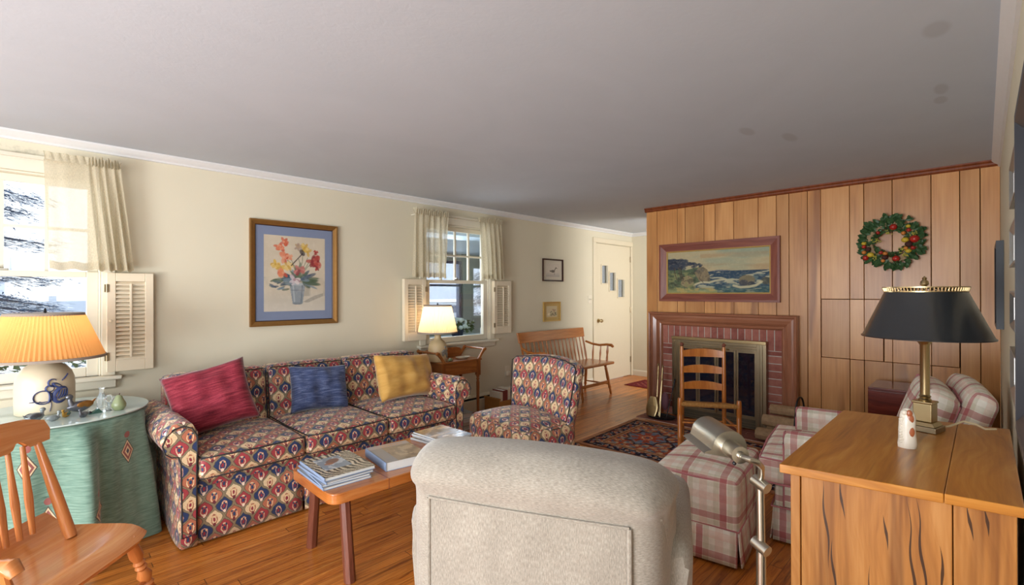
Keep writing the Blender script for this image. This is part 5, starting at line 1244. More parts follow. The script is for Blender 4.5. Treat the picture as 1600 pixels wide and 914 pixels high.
for a, b in (((-hl+.11, -.195, .16), (hl-.11, -.195, .16)),): MB().hexa([(a[0], a[1]-.006, .14), (b[0], b[1]-.006, .14), (b[0], b[1]+.008, .14), (a[0], a[1]+.008, .14)], [(a[0], a[1]-.006, .18), (b[0], b[1]-.006, .18), (b[0], b[1]+.008, .18), (a[0], a[1]+.008, .18)]).build('front_stretcher', 'maple', t, smooth=0, bevel=.004)
for xs in (-hl+.10, hl-.10): MB().turned((xs, -.19, .13), (xs, .17, .13), [(0, .008), (.5, .012), (1, .008)], 8).build('side_stretcher', 'maple', t)
MB().turned((-hl+.1, .17, .2), (hl-.1, .17, .2), [(0, .008), (.5, .011), (1, .008)], 8).build('back_stretcher', 'maple', t)

# ---------------------------------------------------------------- rocking chair, lower left
# local x = along facing, local y = to the chair's left (world far side)
ang = math.atan2(-.67, .74)
t = thing('rocking_chair', 'honey-coloured wooden rocking chair with a shaped seat, in the lower left corner', 'rocking chair', (0, 0, 0))
fv = Vector((.741, -.671, 0)); wv = Vector((.671, .741, 0)); WC = 1.705; 
def rk(w, f, z): p = wv*(WC+w)+fv*f; return (p.x, p.y, z)
hw = .245
nu, nv = 24, 14; top = []; bot = []
for j in range(nv+1):
    v = j/nv; f = -1.735+.415*v
    for i in range(nu+1):
        u = 2*i/nu-1; ww = u*(hw+.012*math.sin(PI*v)); 
        z = .418 - .018*(1-u**2)*math.sin(PI*min(1, v*1.1)) + (.055*max(0, (.16-v)/.16)**.7 if v < .16 else 0) - .028*max(0, (v-.80)/.2)**2
        ff = f - (.03*abs(u)**6 if v > .5 else 0)
        top.append(rk(ww, ff, z)); bot.append(rk(ww*.97, ff+(.0 if v < .5 else -.012), min(z-.02, .392)-(0 if v < .9 else -.0)))
n1 = nu+1; fs = []; uv = []
for j in range(nv):
    for i in range(nu): fs.append((j*n1+i, (j+1)*n1+i, (j+1)*n1+i+1, j*n1+i+1)); uv.append(tuple(((q % n1)/nu*.46, (q//n1)/nv*.42) for q in fs[-1]))
m = MB(); o = len(top); m.add(top+bot, fs+[tuple(o+q for q in f[::-1]) for f in fs]+[(i, i+1, o+i+1, o+i) for i in range(nu)]+[(nv*n1+i+1, nv*n1+i, o+nv*n1+i, o+nv*n1+i+1) for i in range(nu)]+[((j+1)*n1, j*n1, o+j*n1, o+(j+1)*n1) for j in range(nv)]+[(j*n1+nu, (j+1)*n1+nu, o+(j+1)*n1+nu, o+j*n1+nu) for j in range(nv)], uv+uv+[None]*(2*nu+2*nv))
m.build('seat', 'rocker', t, smooth=50)
# crest: bowed board with a cut-out below
cr = []; r0 = .215
poly = [(w_*.9, z_+.012) for w_, z_ in [(-.215, .80), (-.225, .83), (-.215, .865), (-.17, .875), (0, .882), (.17, .875), (.215, .862), (.225, .83), (.215, .795), (.15, .785), (.135, .80), (.12, .812), (.10, .808), (.085, .79), (.07, .783), (-.07, .783), (-.085, .79), (-.1, .808), (-.12, .812), (-.135, .80), (-.15, .785)]]
def crp(w, z, d): return rk(w, -1.675-(z-.8)*.28-.035*(1-(w/.22)**2)+d, z-.03)
nP = len(poly); MB().add([crp(w, z, .010) for w, z in poly]+[crp(w, z, -.010) for w, z in poly], [tuple(range(nP))[::-1], tuple(range(nP, 2*nP))]+[((k+1) % nP, k, nP+k, nP+(k+1) % nP) for k in range(nP)]).build('crest_rail', 'rocker', t, smooth=0, bevel=.004)
for s in (-1, 1): MB().turned(rk(s*.172, -1.575, .41), crp(s*.165, .80, 0), [(0, .018), (.06, .02), (.5, .019), (1, .012)], 10).build('back_post', 'rocker_v', t)
for w in (-.12, -.072, -.024, .024, .072, .12): MB().turned(rk(w*1.0, -1.665, .45), crp(w, .80, -.002), [(0, .009), (.15, .010), (.4, .013), (.75, .009), (1, .008)], 10).build('spindle', 'rocker_v', t)
legp = [(0, .017), (.10, .02), (.24, .023), (.30, .016), (.33, .021), (.36, .016), (.39, .021), (.42, .015), (.5, .026), (.58, .016), (.61, .022), (.64, .016), (.7, .02), (.9, .017), (1, .012)]
feet = {}
for s in (-1, 1):
    for f0, f1 in ((-1.36, -1.335), (-1.66, -1.72)):
        a, b = rk(s*.165, f0, .40), rk(s*.29, f1, .052 if f1 > -1.5 else .045); feet[(s, f1)] = b; MB().turned(a, b, legp, 12).build('leg', 'rocker_v', t)
    MB().loft([[rk(s*.292+q, f, z) for q, z in ((-.011, zc), (.011, zc), (.011, zc+.04), (-.011, zc+.04))] for f, zc in [(-1.53+.33*u, .001+.06*u*u) for u in [k/8-1 for k in range(17)]]]).build('rocker', 'rocker', t, smooth=30)
MB().turned(rk(-.24, -1.345, .20), rk(.24, -1.345, .20), [(0, .009), (.28, .012), (.33, .016), (.36, .012), (.39, .018), (.43, .012), (.5, .019), (.57, .012), (.61, .018), (.64, .012), (.67, .016), (.72, .012), (1, .009)], 10).build('front_stretcher', 'rocker_v', t)
for s in (-1, 1): MB().turned(rk(s*.25, -1.35, .16), rk(s*.25, -1.70, .16), [(0, .008), (.5, .013), (1, .008)], 8).build('side_stretcher', 'rocker_v', t)
pts = [rk(-.215, -1.70, .535), rk(-.225, -1.62, .52), rk(-.23, -1.52, .515), rk(-.235, -1.45, .525), rk(-.235, -1.405, .525), rk(-.235, -1.385, .50)]
MB().tube(pts, [.015, .018, .02, .024, .028, .02], 10, flat=.8).build('arm', 'rocker', t)
for f in (-1.43, -1.55): MB().turned(rk(-.205, f, .40), rk(-.232, f, .515), [(0, .011), (.5, .014), (1, .01)], 8).build('arm_post', 'rocker_v', t)

# ---------------------------------------------------------------- ladder-back chair
fd = Vector((-.866, -.5, 0)); wd_ = Vector((-.5, .866, 0)); fc = Vector((3.79, 1.556, 0))
t = thing('ladder_back_chair', 'small ladder-back chair with a rush seat, in front of the fireplace', 'chair', (0, 0, 0))
def lc(w, b, z): p = fc+wd_*w-fd*b; return (p.x, p.y, z+.0098)
for s in (-1, 1):
    MB().turned(lc(s*.22, 0, 0), lc(s*.22, 0, .465), [(0, .015), (.05, .018), (.25, .019), (.28, .016), (.3, .02), (.34, .02), (.36, .017), (.7, .02), (.72, .017), (.74, .02), (.96, .019), (1, .015)], 12).build('front_leg', 'maple_v', t)
    p = MB().turned(lc(s*.172, .37, 0), lc(s*.172, .385, .845), [(0, .014), (.03, .017), (.5, .018), (.97, .015), (1, .012)], 12).build('back_post', 'maple_v', t)
    MB().lathe([(.006, 0), (.012, .006), (.018, .016), (.016, .026), (.006, .034), (.001, .036)], lc(s*.172, .385, .843), 12).build('finial', 'bench_leg', p)
for z in (.497, .640, .782):
    rings = []
    for k in range(13):
        u = 2*k/12-1; w = u*.165; cv = .03*(1-u*u); b = .378+cv; zt2 = z+.026+.018*(1-u*u); zb = z-.028
        rings.append([lc(w, b-.006, zb), lc(w, b+.006, zb), lc(w, b+.006, zt2), lc(w, b-.006, zt2)])
    MB().loft(rings).build('slat', 'maple', t, smooth=30)
m = MB(); corners = [(-.215, .0), (.215, .0), (.17, .365), (-.17, .365)]
def rush(u, v, z): 
    a = -.215+.43*u; b = -.17+.34*u; return lc(a*(1-v)+b*v, .37*v, z-.07*v)
N = 16; vs = []; uvs = []; fs = []
for lay, (z0, sgn) in enumerate(((.432, 1), (.405, -1))):
    for j in range(N+1):
        for i in range(N+1):
            u, v = i/N, j/N; e = min(u, 1-u, v, 1-v)*2; z = z0 + sgn*(.012*(1-min(1, e*4))*-1 + .0) - .012*(e if sgn > 0 else 0)*0 + (.0 if sgn > 0 else -.012*e); vs.append(rush(u, v, z+(.006*min(1, e*5) if sgn > 0 else 0)-(.014*e if sgn > 0 else 0)))
    o = lay*(N+1)**2
    for j in range(N):
        for i in range(N):
            f = (o+j*(N+1)+i, o+j*(N+1)+i+1, o+(j+1)*(N+1)+i+1, o+(j+1)*(N+1)+i); fs.append(f if sgn > 0 else f[::-1])
            def mp(q): 
                q -= o; u, v = (q % (N+1))/N, (q//(N+1))/N; tri = abs(u-.5) > abs(v-.5); return (v*.4, u*.4) if tri else (u*.4, v*.4)
            uu = [mp(q) for q in fs[-1]]; uvs.append(tuple(uu))
m.add(vs, fs, uvs)
for a, b in (((0, 0), (1, 0)), ((1, 0), (1, 1)), ((1, 1), (0, 1)), ((0, 1), (0, 0))): m.tube([rush(*a, .418), rush((a[0]+b[0])/2, (a[1]+b[1])/2, .416), rush(*b, .418)], .019, 10)
m.build('rush_seat', 'rush', t, smooth=50)
sp = [(0, .007), (.3, .010), (.45, .012), (.5, .015), (.55, .012), (.7, .010), (1, .007)]
for z in (.27, .16): MB().turned(lc(-.21, 0, z), lc(.21, 0, z), sp, 8).build('front_rung', 'maple', t)
for s in (-1, 1):
    for z in (.24, .13): MB().turned(lc(s*.218, 0, z), lc(s*.172, .37, z), [(0, .007), (.5, .011), (1, .007)], 8).build('side_rung', 'maple', t)
MB().turned(lc(-.17, .37, .2), lc(.17, .37, .2), [(0, .007), (.5, .011), (1, .007)], 8).build('back_rung', 'maple', t)

# ---------------------------------------------------------------- rugs
def rug_art():
    c = Canvas(190, 300, H('a8543c'), 7); X, Y = c.x*1.08, c.y*1.7; w, h = 1.08, 1.7
    e = np.minimum(np.minimum(X, w-X), np.minimum(Y, h-Y))
    nz = c.nz(40, 60, 3)
    c.put(e < .20, H('b07a5a')); c.put((e > .04)*(e < .06), H('3a2c30')); c.put((e > .065)*(e < .155), H('28283a'))
    for (fx, col, th) in ((31., H('b78a6a'), .35), (23., H('a4563f'), .5), (41., H('8a94a0'), .62)):
        p = np.sin(X*fx*2+1.3*np.sin(Y*fx))*np.sin(Y*fx*2+1.1*np.sin(X*fx)); c.put((p > th)*(e > .065)*(e < .155), col)
    c.put((e > .155)*(e < .17), H('b9885f')); c.put((e > .17)*(e < .182), H('5c3430')); c.put((e > .182)*(e < .20), H('b97f58'))
    inn = e > .20
    p = np.sin(X*36)*np.sin(Y*36); c.put((p > .45)*inn, H('8d8a84')); c.put((p < -.55)*inn, H('c08a62')); q = np.sin(X*58+2*np.sin(Y*11))*np.sin(Y*52); c.put((q > .6)*inn, H('5a6270')); c.put((q < -.66)*inn, H('c9a884'))
    for cy in (.42, .85, 1.28):
        d = np.abs(X-w/2)/.26+np.abs(Y-cy)/.22; d2 = np.maximum(np.abs(X-w/2)/.2, np.abs(Y-cy)/.17)
        d = np.minimum(d, d2*1.15); c.put((d < 1)*inn, H('6d7a8c')); c.put((d > .86)*(d < 1)*inn, H('3d3038')); st = np.abs(np.sin(np.arctan2(Y-cy, X-w/2)*4)); c.put((d < .8)*(d > .4)*(st > .6), H('a14d3a')); c.put((d < .42), H('b4553c')); c.put((d > .2)*(d < .27), H('d0b088')); c.put(d < .1, H('4a5566'))
    c.put((nz-.5)*1.6, H('d8b898'), .45); c.put((.5-nz)*1.6, H('4a2c28'), .5)
    return c
t = thing('area_rug', 'red oriental rug with a dark floral border, before the fireplace', 'rug', (3.375, .90, .0005), R(2.0))
painted('rug_pile', rug_art(), (.05, 0, .009), (1.07, 0, 0), (0, 1.66, 0), 'rug', t, .0085)
m = MB()
for yy in (-.004, 1.664):
    m.box(.05, 1.12, yy-.004, yy+.004, .001, .007)
m.build('bound_edge', 'book_red', t, smooth=0)
def mat_art():
    c = Canvas(60, 90, H('7a2f30'), 2); e = np.minimum(np.minimum(c.x*.55, .55-c.x*.55), np.minimum(c.y*.9, .9-c.y*.9)); c.put((e > .02)*(e < .03), H('3c1c22')); c.put((e > .06)*(e < .075), H('4a2228')); p = np.sin(c.x*34)*np.sin(c.y*52); c.put((p > .5)*(e > .08), H('4c2a34')); c.put((p < -.6)*(e > .08), H('a06a5a')); return c
t = thing('door_mat_rug', 'small dark red rug on the hall floor near the front door', 'rug', (5.955, 2.78, .0005), R(-2)); painted('rug_pile', mat_art(), (0, 0, .007), (.55, 0, 0), (0, .9, 0), 'rug', t, .0065)

# ---------------------------------------------------------------- cream armchair, seen from behind
cd = math.atan2(.432, .902)   # facing
t = thing('cream_armchair', 'big cream chenille armchair with a rolled back, turned away in the foreground', 'armchair', (.987, .9415, 0), cd)
# local: x forward (facing), y to the chair's left; back panel plane at x = 0
def sect(yv, prof): return [(x, yv, z) for x, z in prof]
def backprof(s):
    """s = |y|/half width"""
    drop = .025*s**2+.035*s**8
    zt2 = .862-drop
    pr = [(.0, .08), (.0, .40), (-.002, .66), (-.004, .705), (-.022, .735), (-.030, .765-drop*.4), (-.018, .80-drop*.7), (.015, .835-drop), (.06, zt2-.004), (.12, zt2), (.18, zt2-.010), (.24, zt2-.045), (.275, zt2-.10), (.285, .66), (.26, .50), (.22, .42), (.22, .08)]
    return pr
ysec = [k*.40 for k in (-1, -.99, -.96, -.91, -.84, -.72, -.5, -.25, 0, .25, .5, .72, .84, .91, .96, .99, 1)]
rings = []
for y in ysec:
    s = abs(y)/.40; pr = backprof(s); cxx, cz = .135, .5
    if s > .8:
        e = (s-.8)/.2; k = .45+.55*math.sqrt(max(0, 1-e**2.2)); pr = [(cxx+(x-cxx)*k, z if z < .70 else .70+(z-.70)*(.30+.70*math.sqrt(max(0, 1-e**2.2)))) for x, z in pr]
    yy = y
    rings.append([(x, yy*(1.0 if z > .74 else .93)*(1+.6*max(0, x)), z) for x, z in pr])
MB().loft(rings[::-1]).build('backrest', 'chenille', t, smooth=180, sub=1)
# plain outside back panel with welts and the seam under the roll
MB().rbox(-.010, .05, -.296, .296, .10, .700, .008, 6, (0, .006)).build('outside_back', 'chenille', t)
m = MB()
for s in (-1, 1): m.tube([(-.008, s*.300, z) for z in (.09, .3, .5, .66, .70)], .007, 8)
m.tube([(-.010, y, .702-.004*math.sin(PI*(y+.3)/.6)) for y in [-.3+.06*k for k in range(11)]], .004, 8); m.build('welt', 'chenille', t)
for s in (-1, 1):
    pr = [(-.075, .06), (-.075, .50), (-.085, .56), (-.065, .60), (0, .62), (.065, .60), (.085, .56), (.075, .50), (.07, .06)]
    MB().loft([[(x, s*.392+y*(1 if s > 0 else -1)*.9, z) for y, z in pr][::s] for x in (.12, .2, .4, .68, .72)]).build('arm', 'chenille', t, smooth=60, sub=1)
MB().rbox(.22, .78, -.315, .315, .29, .455, .05, 8, (.03, .015)).build('seat_cushion', 'chenille', t)
MB().rbox(.06, .72, -.35, .35, .05, .30, .02, 4).build('base', 'chenille', t)
for x, y in ((.09, .29), (.09, -.29), (.66, .29), (.66, -.29)): MB().turned((x, y, .06), (x, y, 0), [(0, .025), (1, .018)], 10).build('foot', 'walnut', t)

# ---------------------------------------------------------------- plaid ottoman and armchair
t = thing('ottoman', 'red plaid skirted ottoman in front of the plaid armchair', 'ottoman', (2.635, 1.08, 0), R(8))
def ob(p): return p
ox, oy = .30, .205
MB().rbox(-ox, ox, -oy, oy, .13, .425, .03, 10, (.03, .01)).build('cushion', 'plaid', t)
m = MB(); ring_tube(m, [(-ox+.01, -oy+.01, .405), (0, -oy-.004, .405), (ox-.01, -oy+.01, .405), (ox+.004, 0, .405), (ox-.01, oy-.01, .405), (0, oy+.004, .405), (-ox+.01, oy-.01, .405), (-ox-.004, 0, .405)], .005, 6); ring_tube(m, [(-ox-.004, -oy-.004, .18), (ox+.004, -oy-.004, .18), (ox+.004, oy+.004, .18), (-ox-.004, oy+.004, .18)], .004, 6); m.build('piping', 'pink_piping', t)
q = [(-ox-.004, -oy-.004), (ox+.004, -oy-.004), (ox+.004, oy+.004), (-ox-.004, oy+.004)]
for k in range(4): 
    a, b = Vector(q[k]), Vector(q[(k+1) % 4]); d_ = (b-a).normalized()*.006; skirt('skirt', [tuple(a+d_), tuple(b-d_)], .012, .18, t, 'plaid', .015)
t = thing('plaid_armchair', 'red and cream plaid armchair with its back to the right wall', 'armchair', (3.14, .93, 0), R(9))
# local: faces +y, width along x
hw = .385
MB().rbox(-hw+.02, hw-.02, -.80, -.075, .03, .30, .02, 6).build('base', 'plaid', t)
skirt('skirt', [(hw-.01, -.068), (-hw+.01, -.068)][::-1] if False else [(-hw+.01, -.07), (hw-.01, -.07)][::-1], .012, .19, t, 'plaid', .012)
skirt('skirt', [(-hw+.015, -.07), (-hw+.015, -.75)], .012, .19, t, 'plaid', .012)
m = MB(); m.tube([(-hw, -.063, .19), (hw, -.063, .19)], .004, 6); m.tube([(-hw+.0, -.063, .19), (-hw+.0, -.75, .19)], .004, 6); m.build('skirt_piping', 'pink_piping', t)
c = MB().rbox(-hw-.005, hw+.005, -.66, .0, .305, .445, .03, 10, (.025, .012)).build('seat_cushion', 'plaid', t)
m = MB()
for z in (.437, .312): ring_tube(m, [(-hw+.005, -.008, z), (0, .006, z), (hw-.005, -.008, z), (hw+.006, -.1, z), (hw-.01, -.64, z), (-hw+.01, -.64, z), (-hw-.006, -.1, z)], .005, 6)
m.build('piping', 'pink_piping', c)
for s in (-1, 1):
    pr = [(-.055, .20), (-.055, .50), (-.07, .54), (-.06, .575), (-.02, .592), (.03, .585), (.06, .56), (.055, .52), (.05, .20)]
    a = MB().loft([[(s*(hw-.055)+x, y, .2+(z-.2)*e) for x, z in pr] for y, e in ((-.125, .975), (-.135, 1), (-.4, 1), (-.74, 1))]).build('arm', 'plaid', t, smooth=60)
    m = MB(); ring_tube(m, [(s*(hw-.055)+x*.97, -.122, .2+(z-.2)*.975) for x, z in pr], .005, 6); m.build('piping', 'pink_piping', a)
def lb(p): return (p.x, p.y-(p.z-.42)*.29, p.z-.45*max(0, -.59-p.y)*max(0, (p.z-.43)/.45))
c = MB().rbox(-hw+.09, hw-.09, -.705, -.575, .435, .875, .05, 8, (.02, .03), lb).build('back_cushion', 'plaid', t)
m = MB()
for y in (-.585, -.697): ring_tube(m, [lb(Vector(p)) for p in ((-hw+.10, y, .45), (-hw+.095, y, .65), (-hw+.11, y, .84), (-hw+.14, y, .865), (0, y, .885), (hw-.14, y, .865), (hw-.11, y, .84), (hw-.095, y, .65), (hw-.10, y, .45))], .005, 6)
m.build('piping', 'pink_piping', c)
def lb2(p): return (p.x, p.y-(p.z-.42)*.30, p.z-.5*max(0, -.73-p.y)*max(0, (p.z-.43)/.45))
MB().rbox(-hw+.05, hw-.05, -.815, -.715, .2, .89, .05, 8, (.02, .02), lb2).build('back_frame', 'plaid', t)
for x, y in ((-hw+.06, -.12), (hw-.06, -.12), (-hw+.06, -.74), (hw-.06, -.74)): MB().turned((x, y, .04), (x, y, 0), [(0, .022), (1, .016)], 8).build('foot', 'walnut', t)

# ---------------------------------------------------------------- mahogany drop-leaf table in the corner
t = thing('drop_leaf_table', 'small mahogany drop-leaf table in the corner behind the plaid armchair', 'side table', (4.62, .32, 0))
B(-.205, .205, -.30, .30, .595, .617).build('top', 'mahogany', t, smooth=0, bevel=.005)
for s in (-1, 1):
    q = [(-.298, .598), (.298, .598), (.298, .40), (.27, .365), (.2, .345), (-.2, .345), (-.27, .365), (-.298, .40)]
    MB().prism(q, s*.214-.008, s*.214+.008, 'yz').build('drop_leaf', 'mahogany', t, smooth=0, bevel=.004)
for x in (-.15, .15):
    for y in (-.25, .25): MB().turned((x, y, .595), (x, y, 0), [(0, .02), (.25, .02), (.3, .014), (.35, .02), (1, .012)], 10).build('leg', 'mahogany', t)
m = MB().box(-.16, .16, -.26, -.245, .52, .595).box(-.16, .16, .245, .26, .52, .595).box(-.16, -.145, -.245, .245, .52, .595).box(.145, .16, -.245, .245, .52, .595); m.build('apron', 'mahogany', t, smooth=0)

# ---------------------------------------------------------------- pine chest at the right
t = thing('pine_chest', 'old honey pine chest with a cracked end panel, in the right foreground', 'chest', (0, 0, 0))
def dk(x, y, z): return (x+.165*(.445-y), y, z)
dx0, dx1, dy0, dy1, dz = 1.612, 2.55, -.07, .447, .80
def dbox(m, x0, x1, y0, y1, z0, z1): 
    return m.hexa([dk(x0, y0, z0), dk(x1, y0, z0), dk(x1, y1, z0), dk(x0, y1, z0)], [dk(x0, y0, z1), dk(x1, y0, z1), dk(x1, y1, z1), dk(x0, y1, z1)])
tp = MB(); ysp = [dy0, .075, dy1]
tm = thing_top = None
dbox(tp, dx0, dx1, dy0, .0747, dz-.027, dz); dbox(tp, dx0, dx1, .0753, dy1, dz-.027, dz)
tp.build('top', 'pine', t, smooth=0, bevel=.003, seg=2)
bx0, bx1, by0, by1 = dx0+.03, dx1-.03, dy0+.012, dy1-.022
m = MB(); ycuts = [by0, .055, .40, by1]
m2 = MB()
dbox(m, bx0, bx0+.02, by0, .0085+.05, .0, dz-.027); dbox(m, bx0+.002, bx0+.02, .0605, .398, .06, dz-.027); dbox(m, bx0, bx0+.02, .4, by1, 0, dz-.027)
m.build('end_panel', 'pine_end', t, smooth=0, bevel=.0025)
m = MB(); dbox(m, bx0+.02, bx1, by0, by0+.015, .05, dz-.027); dbox(m, bx1-.02, bx1, by0+.015, by1, 0, dz-.027); dbox(m, bx0+.02, bx1-.02, by0+.015, by1-.03, .05, .065); m.build('carcass', 'pine_v', t, smooth=0)
for k in range(3):
    z0 = .09+.225*k; m = MB(); dbox(m, bx0+.025, bx1-.025, by1-.022, by1-.002, z0, z0+.215); dr = m.build('drawer', 'pine', t, smooth=0, bevel=.003)
    for xx in (1.85, 2.3): MB().lathe([(.008, 0), (.008, .012), (.018, .022), (.014, .032), (.001, .035)], dk(xx, by1-.002, z0+.11), 12, 'y').build('knob', 'pine', dr)
m = MB(); dbox(m, bx0+.02, bx1-.02, by1-.02, by1, 0.0, .085); m.build('plinth', 'pine', t, smooth=0)

# brass table lamp with a black shade
lx, ly = 2.395, .160
t = thing('table_lamp', 'brass column lamp with a wide black metal shade, on the pine chest', 'lamp', (lx, ly, dz), R(-14))
B(-.047, .047, -.047, .047, 0, .022).build('plinth', 'old_brass', t, smooth=0, bevel=.003)
m = MB().hexa([(-.042, -.042, .022), (.042, -.042, .022), (.042, .042, .022), (-.042, .042, .022)], [(-.034, -.034, .036), (.034, -.034, .036), (.034, .034, .036), (-.034, .034, .036)]); m.build('stepped_base', 'brass', t, smooth=0, bevel=.002)
B(-.029, .029, -.029, .029, .036, .105).box(-.032, .032, -.032, .032, .105, .113).build('block', 'brass', t, smooth=0, bevel=.003)
MB().lathe([(.001, .113), (.019, .113), (.020, .118), (.015, .124), (.019, .13), (.0145, .136), (.0148, .14), (.0148, .325), (.018, .33), (.026, .343), (.022, .356), (.012, .366), (.012, .48), (.001, .48)], n=28).build('column', 'brass', t)
for k in range(12):
    pass
s = MB().lathe([(.189, .352), (.196, .353), (.197, .357), (.191, .362), (.122, .528), (.119, .528), (.187, .36)], n=72).build('lamp_shade', 'tole', t, smooth=40)
m = MB(); m.lathe([(.1195, .527), (.124, .527), (.124, .531), (.1195, .531)], n=64).lathe([(.124, .543), (.128, .543), (.128, .547), (.124, .547)], n=64)
for k in range(72): a = 2*PI*k/72; m.tube([(.122*math.cos(a), .122*math.sin(a), .530), (.126*math.cos(a), .126*math.sin(a), .544)], .0028, 5)
m.build('pierced_gallery', 'brass', s, smooth=40)
m = MB().lathe([(.001, .54), (.006, .54), (.006, .55), (.014, .556), (.012, .568), (.006, .574), (.008, .58), (.001, .588)], n=14)
for k in range(3): m.tube([(0, 0, .548), (.12*math.cos(2.1*k), .12*math.sin(2.1*k), .53)], .003, 6)
m.tube([(0, 0, .46), (0, 0, .545)], .004, 8); m.build('finial', 'brass', t)
MB().sphere((0, 0, .45), .03, 14, 10, 1, 1, 1.2).build('bulb', bulb_mat, t)
l = bpy.data.lights.new('lamp_light', 'POINT'); l.energy = 7; l.color = (1, .82, .6); l.shadow_soft_size = .03; o = bpy.data.objects.new('lamp_light', l); COL.objects.link(o); o.location = (0, 0, .505); o.parent = t
MB().tube([(.048, -.03, .008), (.09, -.045, .012), (.15, -.07, .028), (.17, -.10, .02), (.19, -.12, .004), (.23, -.14, .003)], .004, 8).build('cord', 'cord', t)
# ceramic figurine
t = thing('ceramic_figurine', 'white ceramic figurine with russet patches, beside the brass lamp', 'figurine', (2.085, .182, dz+.0005), R(6))
def fg(p):
    x, y, z = p; k = 1+.05*math.sin(z*90+y*60)*(x < .0); return (x*k, y*k, z)
rings = []
for z, w, d in ((0, .031, .027), (.012, .033, .028), (.03, .030, .026), (.06, .029, .024), (.085, .028, .023), (.105, .027, .022), (.12, .023, .019), (.13, .014, .012), (.134, .003, .003)):
    rings.append([tuple(fg((d*.8*math.cos(a)-.003*(z > .03), w*.8*math.sin(a)+.003, z))) for a in [2*PI*k/24 for k in range(24)]])
b = MB().loft(rings).build('body', 'ivory', t, smooth=60)
m = MB()
for z, y, rx, rz in ((.057, -.011, .020, .020), (.10, -.008, .019, .017), (.118, -.006, .014, .012), (.012, .014, .02, .011)): m.sphere((-.0165, y*.35, z), 1, 14, 10, .0045, rx*.62, rz)
m.build('russet_patches', 'russet', b); m = MB(); r = random.Random(6)
for k in range(16): z = .02+.095*r.random(); m.sphere((-.0135, .013+.009*r.random(), z), .006, 8, 6, 1.2, 1, .8)
m.sphere((-.0135, .010, .120), .009, 10, 8); m.build('carved_ridges', 'ivory', b)

# ---------------------------------------------------------------- brushed nickel floor lamp
px, py = 1.294, .401
t = thing('floor_lamp', 'brushed nickel reading floor lamp with a half-round metal head, before the plaid ottoman', 'floor lamp', (px, py, 0), R(44.88))
# local x = the way the head points, local y = left of it
MB().lathe([(.001, 0), (.11, 0), (.11, .012), (.10, .018), (.02, .022), (.016, .03), (.001, .03)], n=40).build('base', 'nickel', t)
MB().tube([(0, 0, .02), (0, 0, .67)], .0115, 16).build('lower_pole', 'nickel', t); MB().tube([(0, 0, .67), (0, .002, .84)], .0098, 16).build('upper_pole', 'nickel', t)
for z in (.685, .842): MB().tube([(-.024, -.004, z-.003), (.012, .012, z+.008)], .0145, 18).build('knuckle', 'nickel', t)
hy, hz = .062, .922
MB().tube([(0, .002, .845), (-.012, .006, .868), (-.036, .018, .898), (-.058, .040, .918), (-.058, .055, hz+.001), (-.042, hy, hz), (-.02, hy, hz)], .0078, 12).build('neck', 'nickel', t)
def hp(u, s_, h):
    c, q = math.cos(R(-11)), math.sin(R(-11)); return (u, hy - (s_*c - h*q), hz + s_*q + h*c)
MB().tube([hp(-.036, 0, 0), hp(-.018, 0, 0)], .0105, 16).build('collar', 'nickel', t)
MB().loft([[hp(u, rr*math.cos(a), rr*math.sin(a)) for a in [2*PI*k/24 for k in range(24)]][::-1] for u, rr in ((-.024, .014), (-.022, .0215), (.03, .0225), (.036, .021))]).build('socket_cup', 'nickel', t)
MB().sphere(hp(-.012, -.006, -.025), .005, 10, 8).build('switch', 'black', t)
rad = .044; pr = [(-.064, -.026), (-.060, -.021), (-.046, -.014)] + [(rad*math.cos(PI*(1-k/16)), rad*math.sin(PI*(1-k/16))) for k in range(17)] + [(.046, -.014), (.060, -.021), (.064, -.026)]
pin = [(s_*.95, h-.002 if abs(s_) > .045 else h*.94) for s_, h in pr]
m = MB(); L0, L1 = .036, .182
m.loft([[hp(u, s_, h) for s_, h in pr] + [hp(u, s_, h) for s_, h in pin[::-1]] for u in (L0, L1)]); m.loft([[hp(u, s_, h) for s_, h in pr] for u in (L0-.002, L0+.002)]); m.loft([[hp(u, s_, h) for s_, h in pr] for u in (L1-.002, L1+.002)])
m.build('head_shade', 'nickel', t, smooth=25)

# ---------------------------------------------------------------- black fleece at the right edge
t = thing('black_fleece', 'shaggy black fleece hanging at the right edge beside the pine chest', 'throw', (1.18, RW+.022, .46)); m = MB(); r = random.Random(4)
m.rbox(-.16, .16, -.016, .010, -.40, .36, .01, 6)
for k in range(500):
    a = Vector((r.uniform(-.16, .16), .008, r.uniform(-.4, .36))); d_ = Vector((r.uniform(-.01, .01), r.uniform(.004, .014), -r.uniform(.015, .03))); sdv = Vector((.002, 0, 0)); m.add([a-sdv, a+sdv, a+d_], [(0, 1, 2)])
m.build('fleece', 'fur', t, smooth=0); MB().tube([(-.1, .0, .365), (0, -.014, .40), (.1, .0, .365)], .003, 6).build('hanging_cord', 'cord', t)
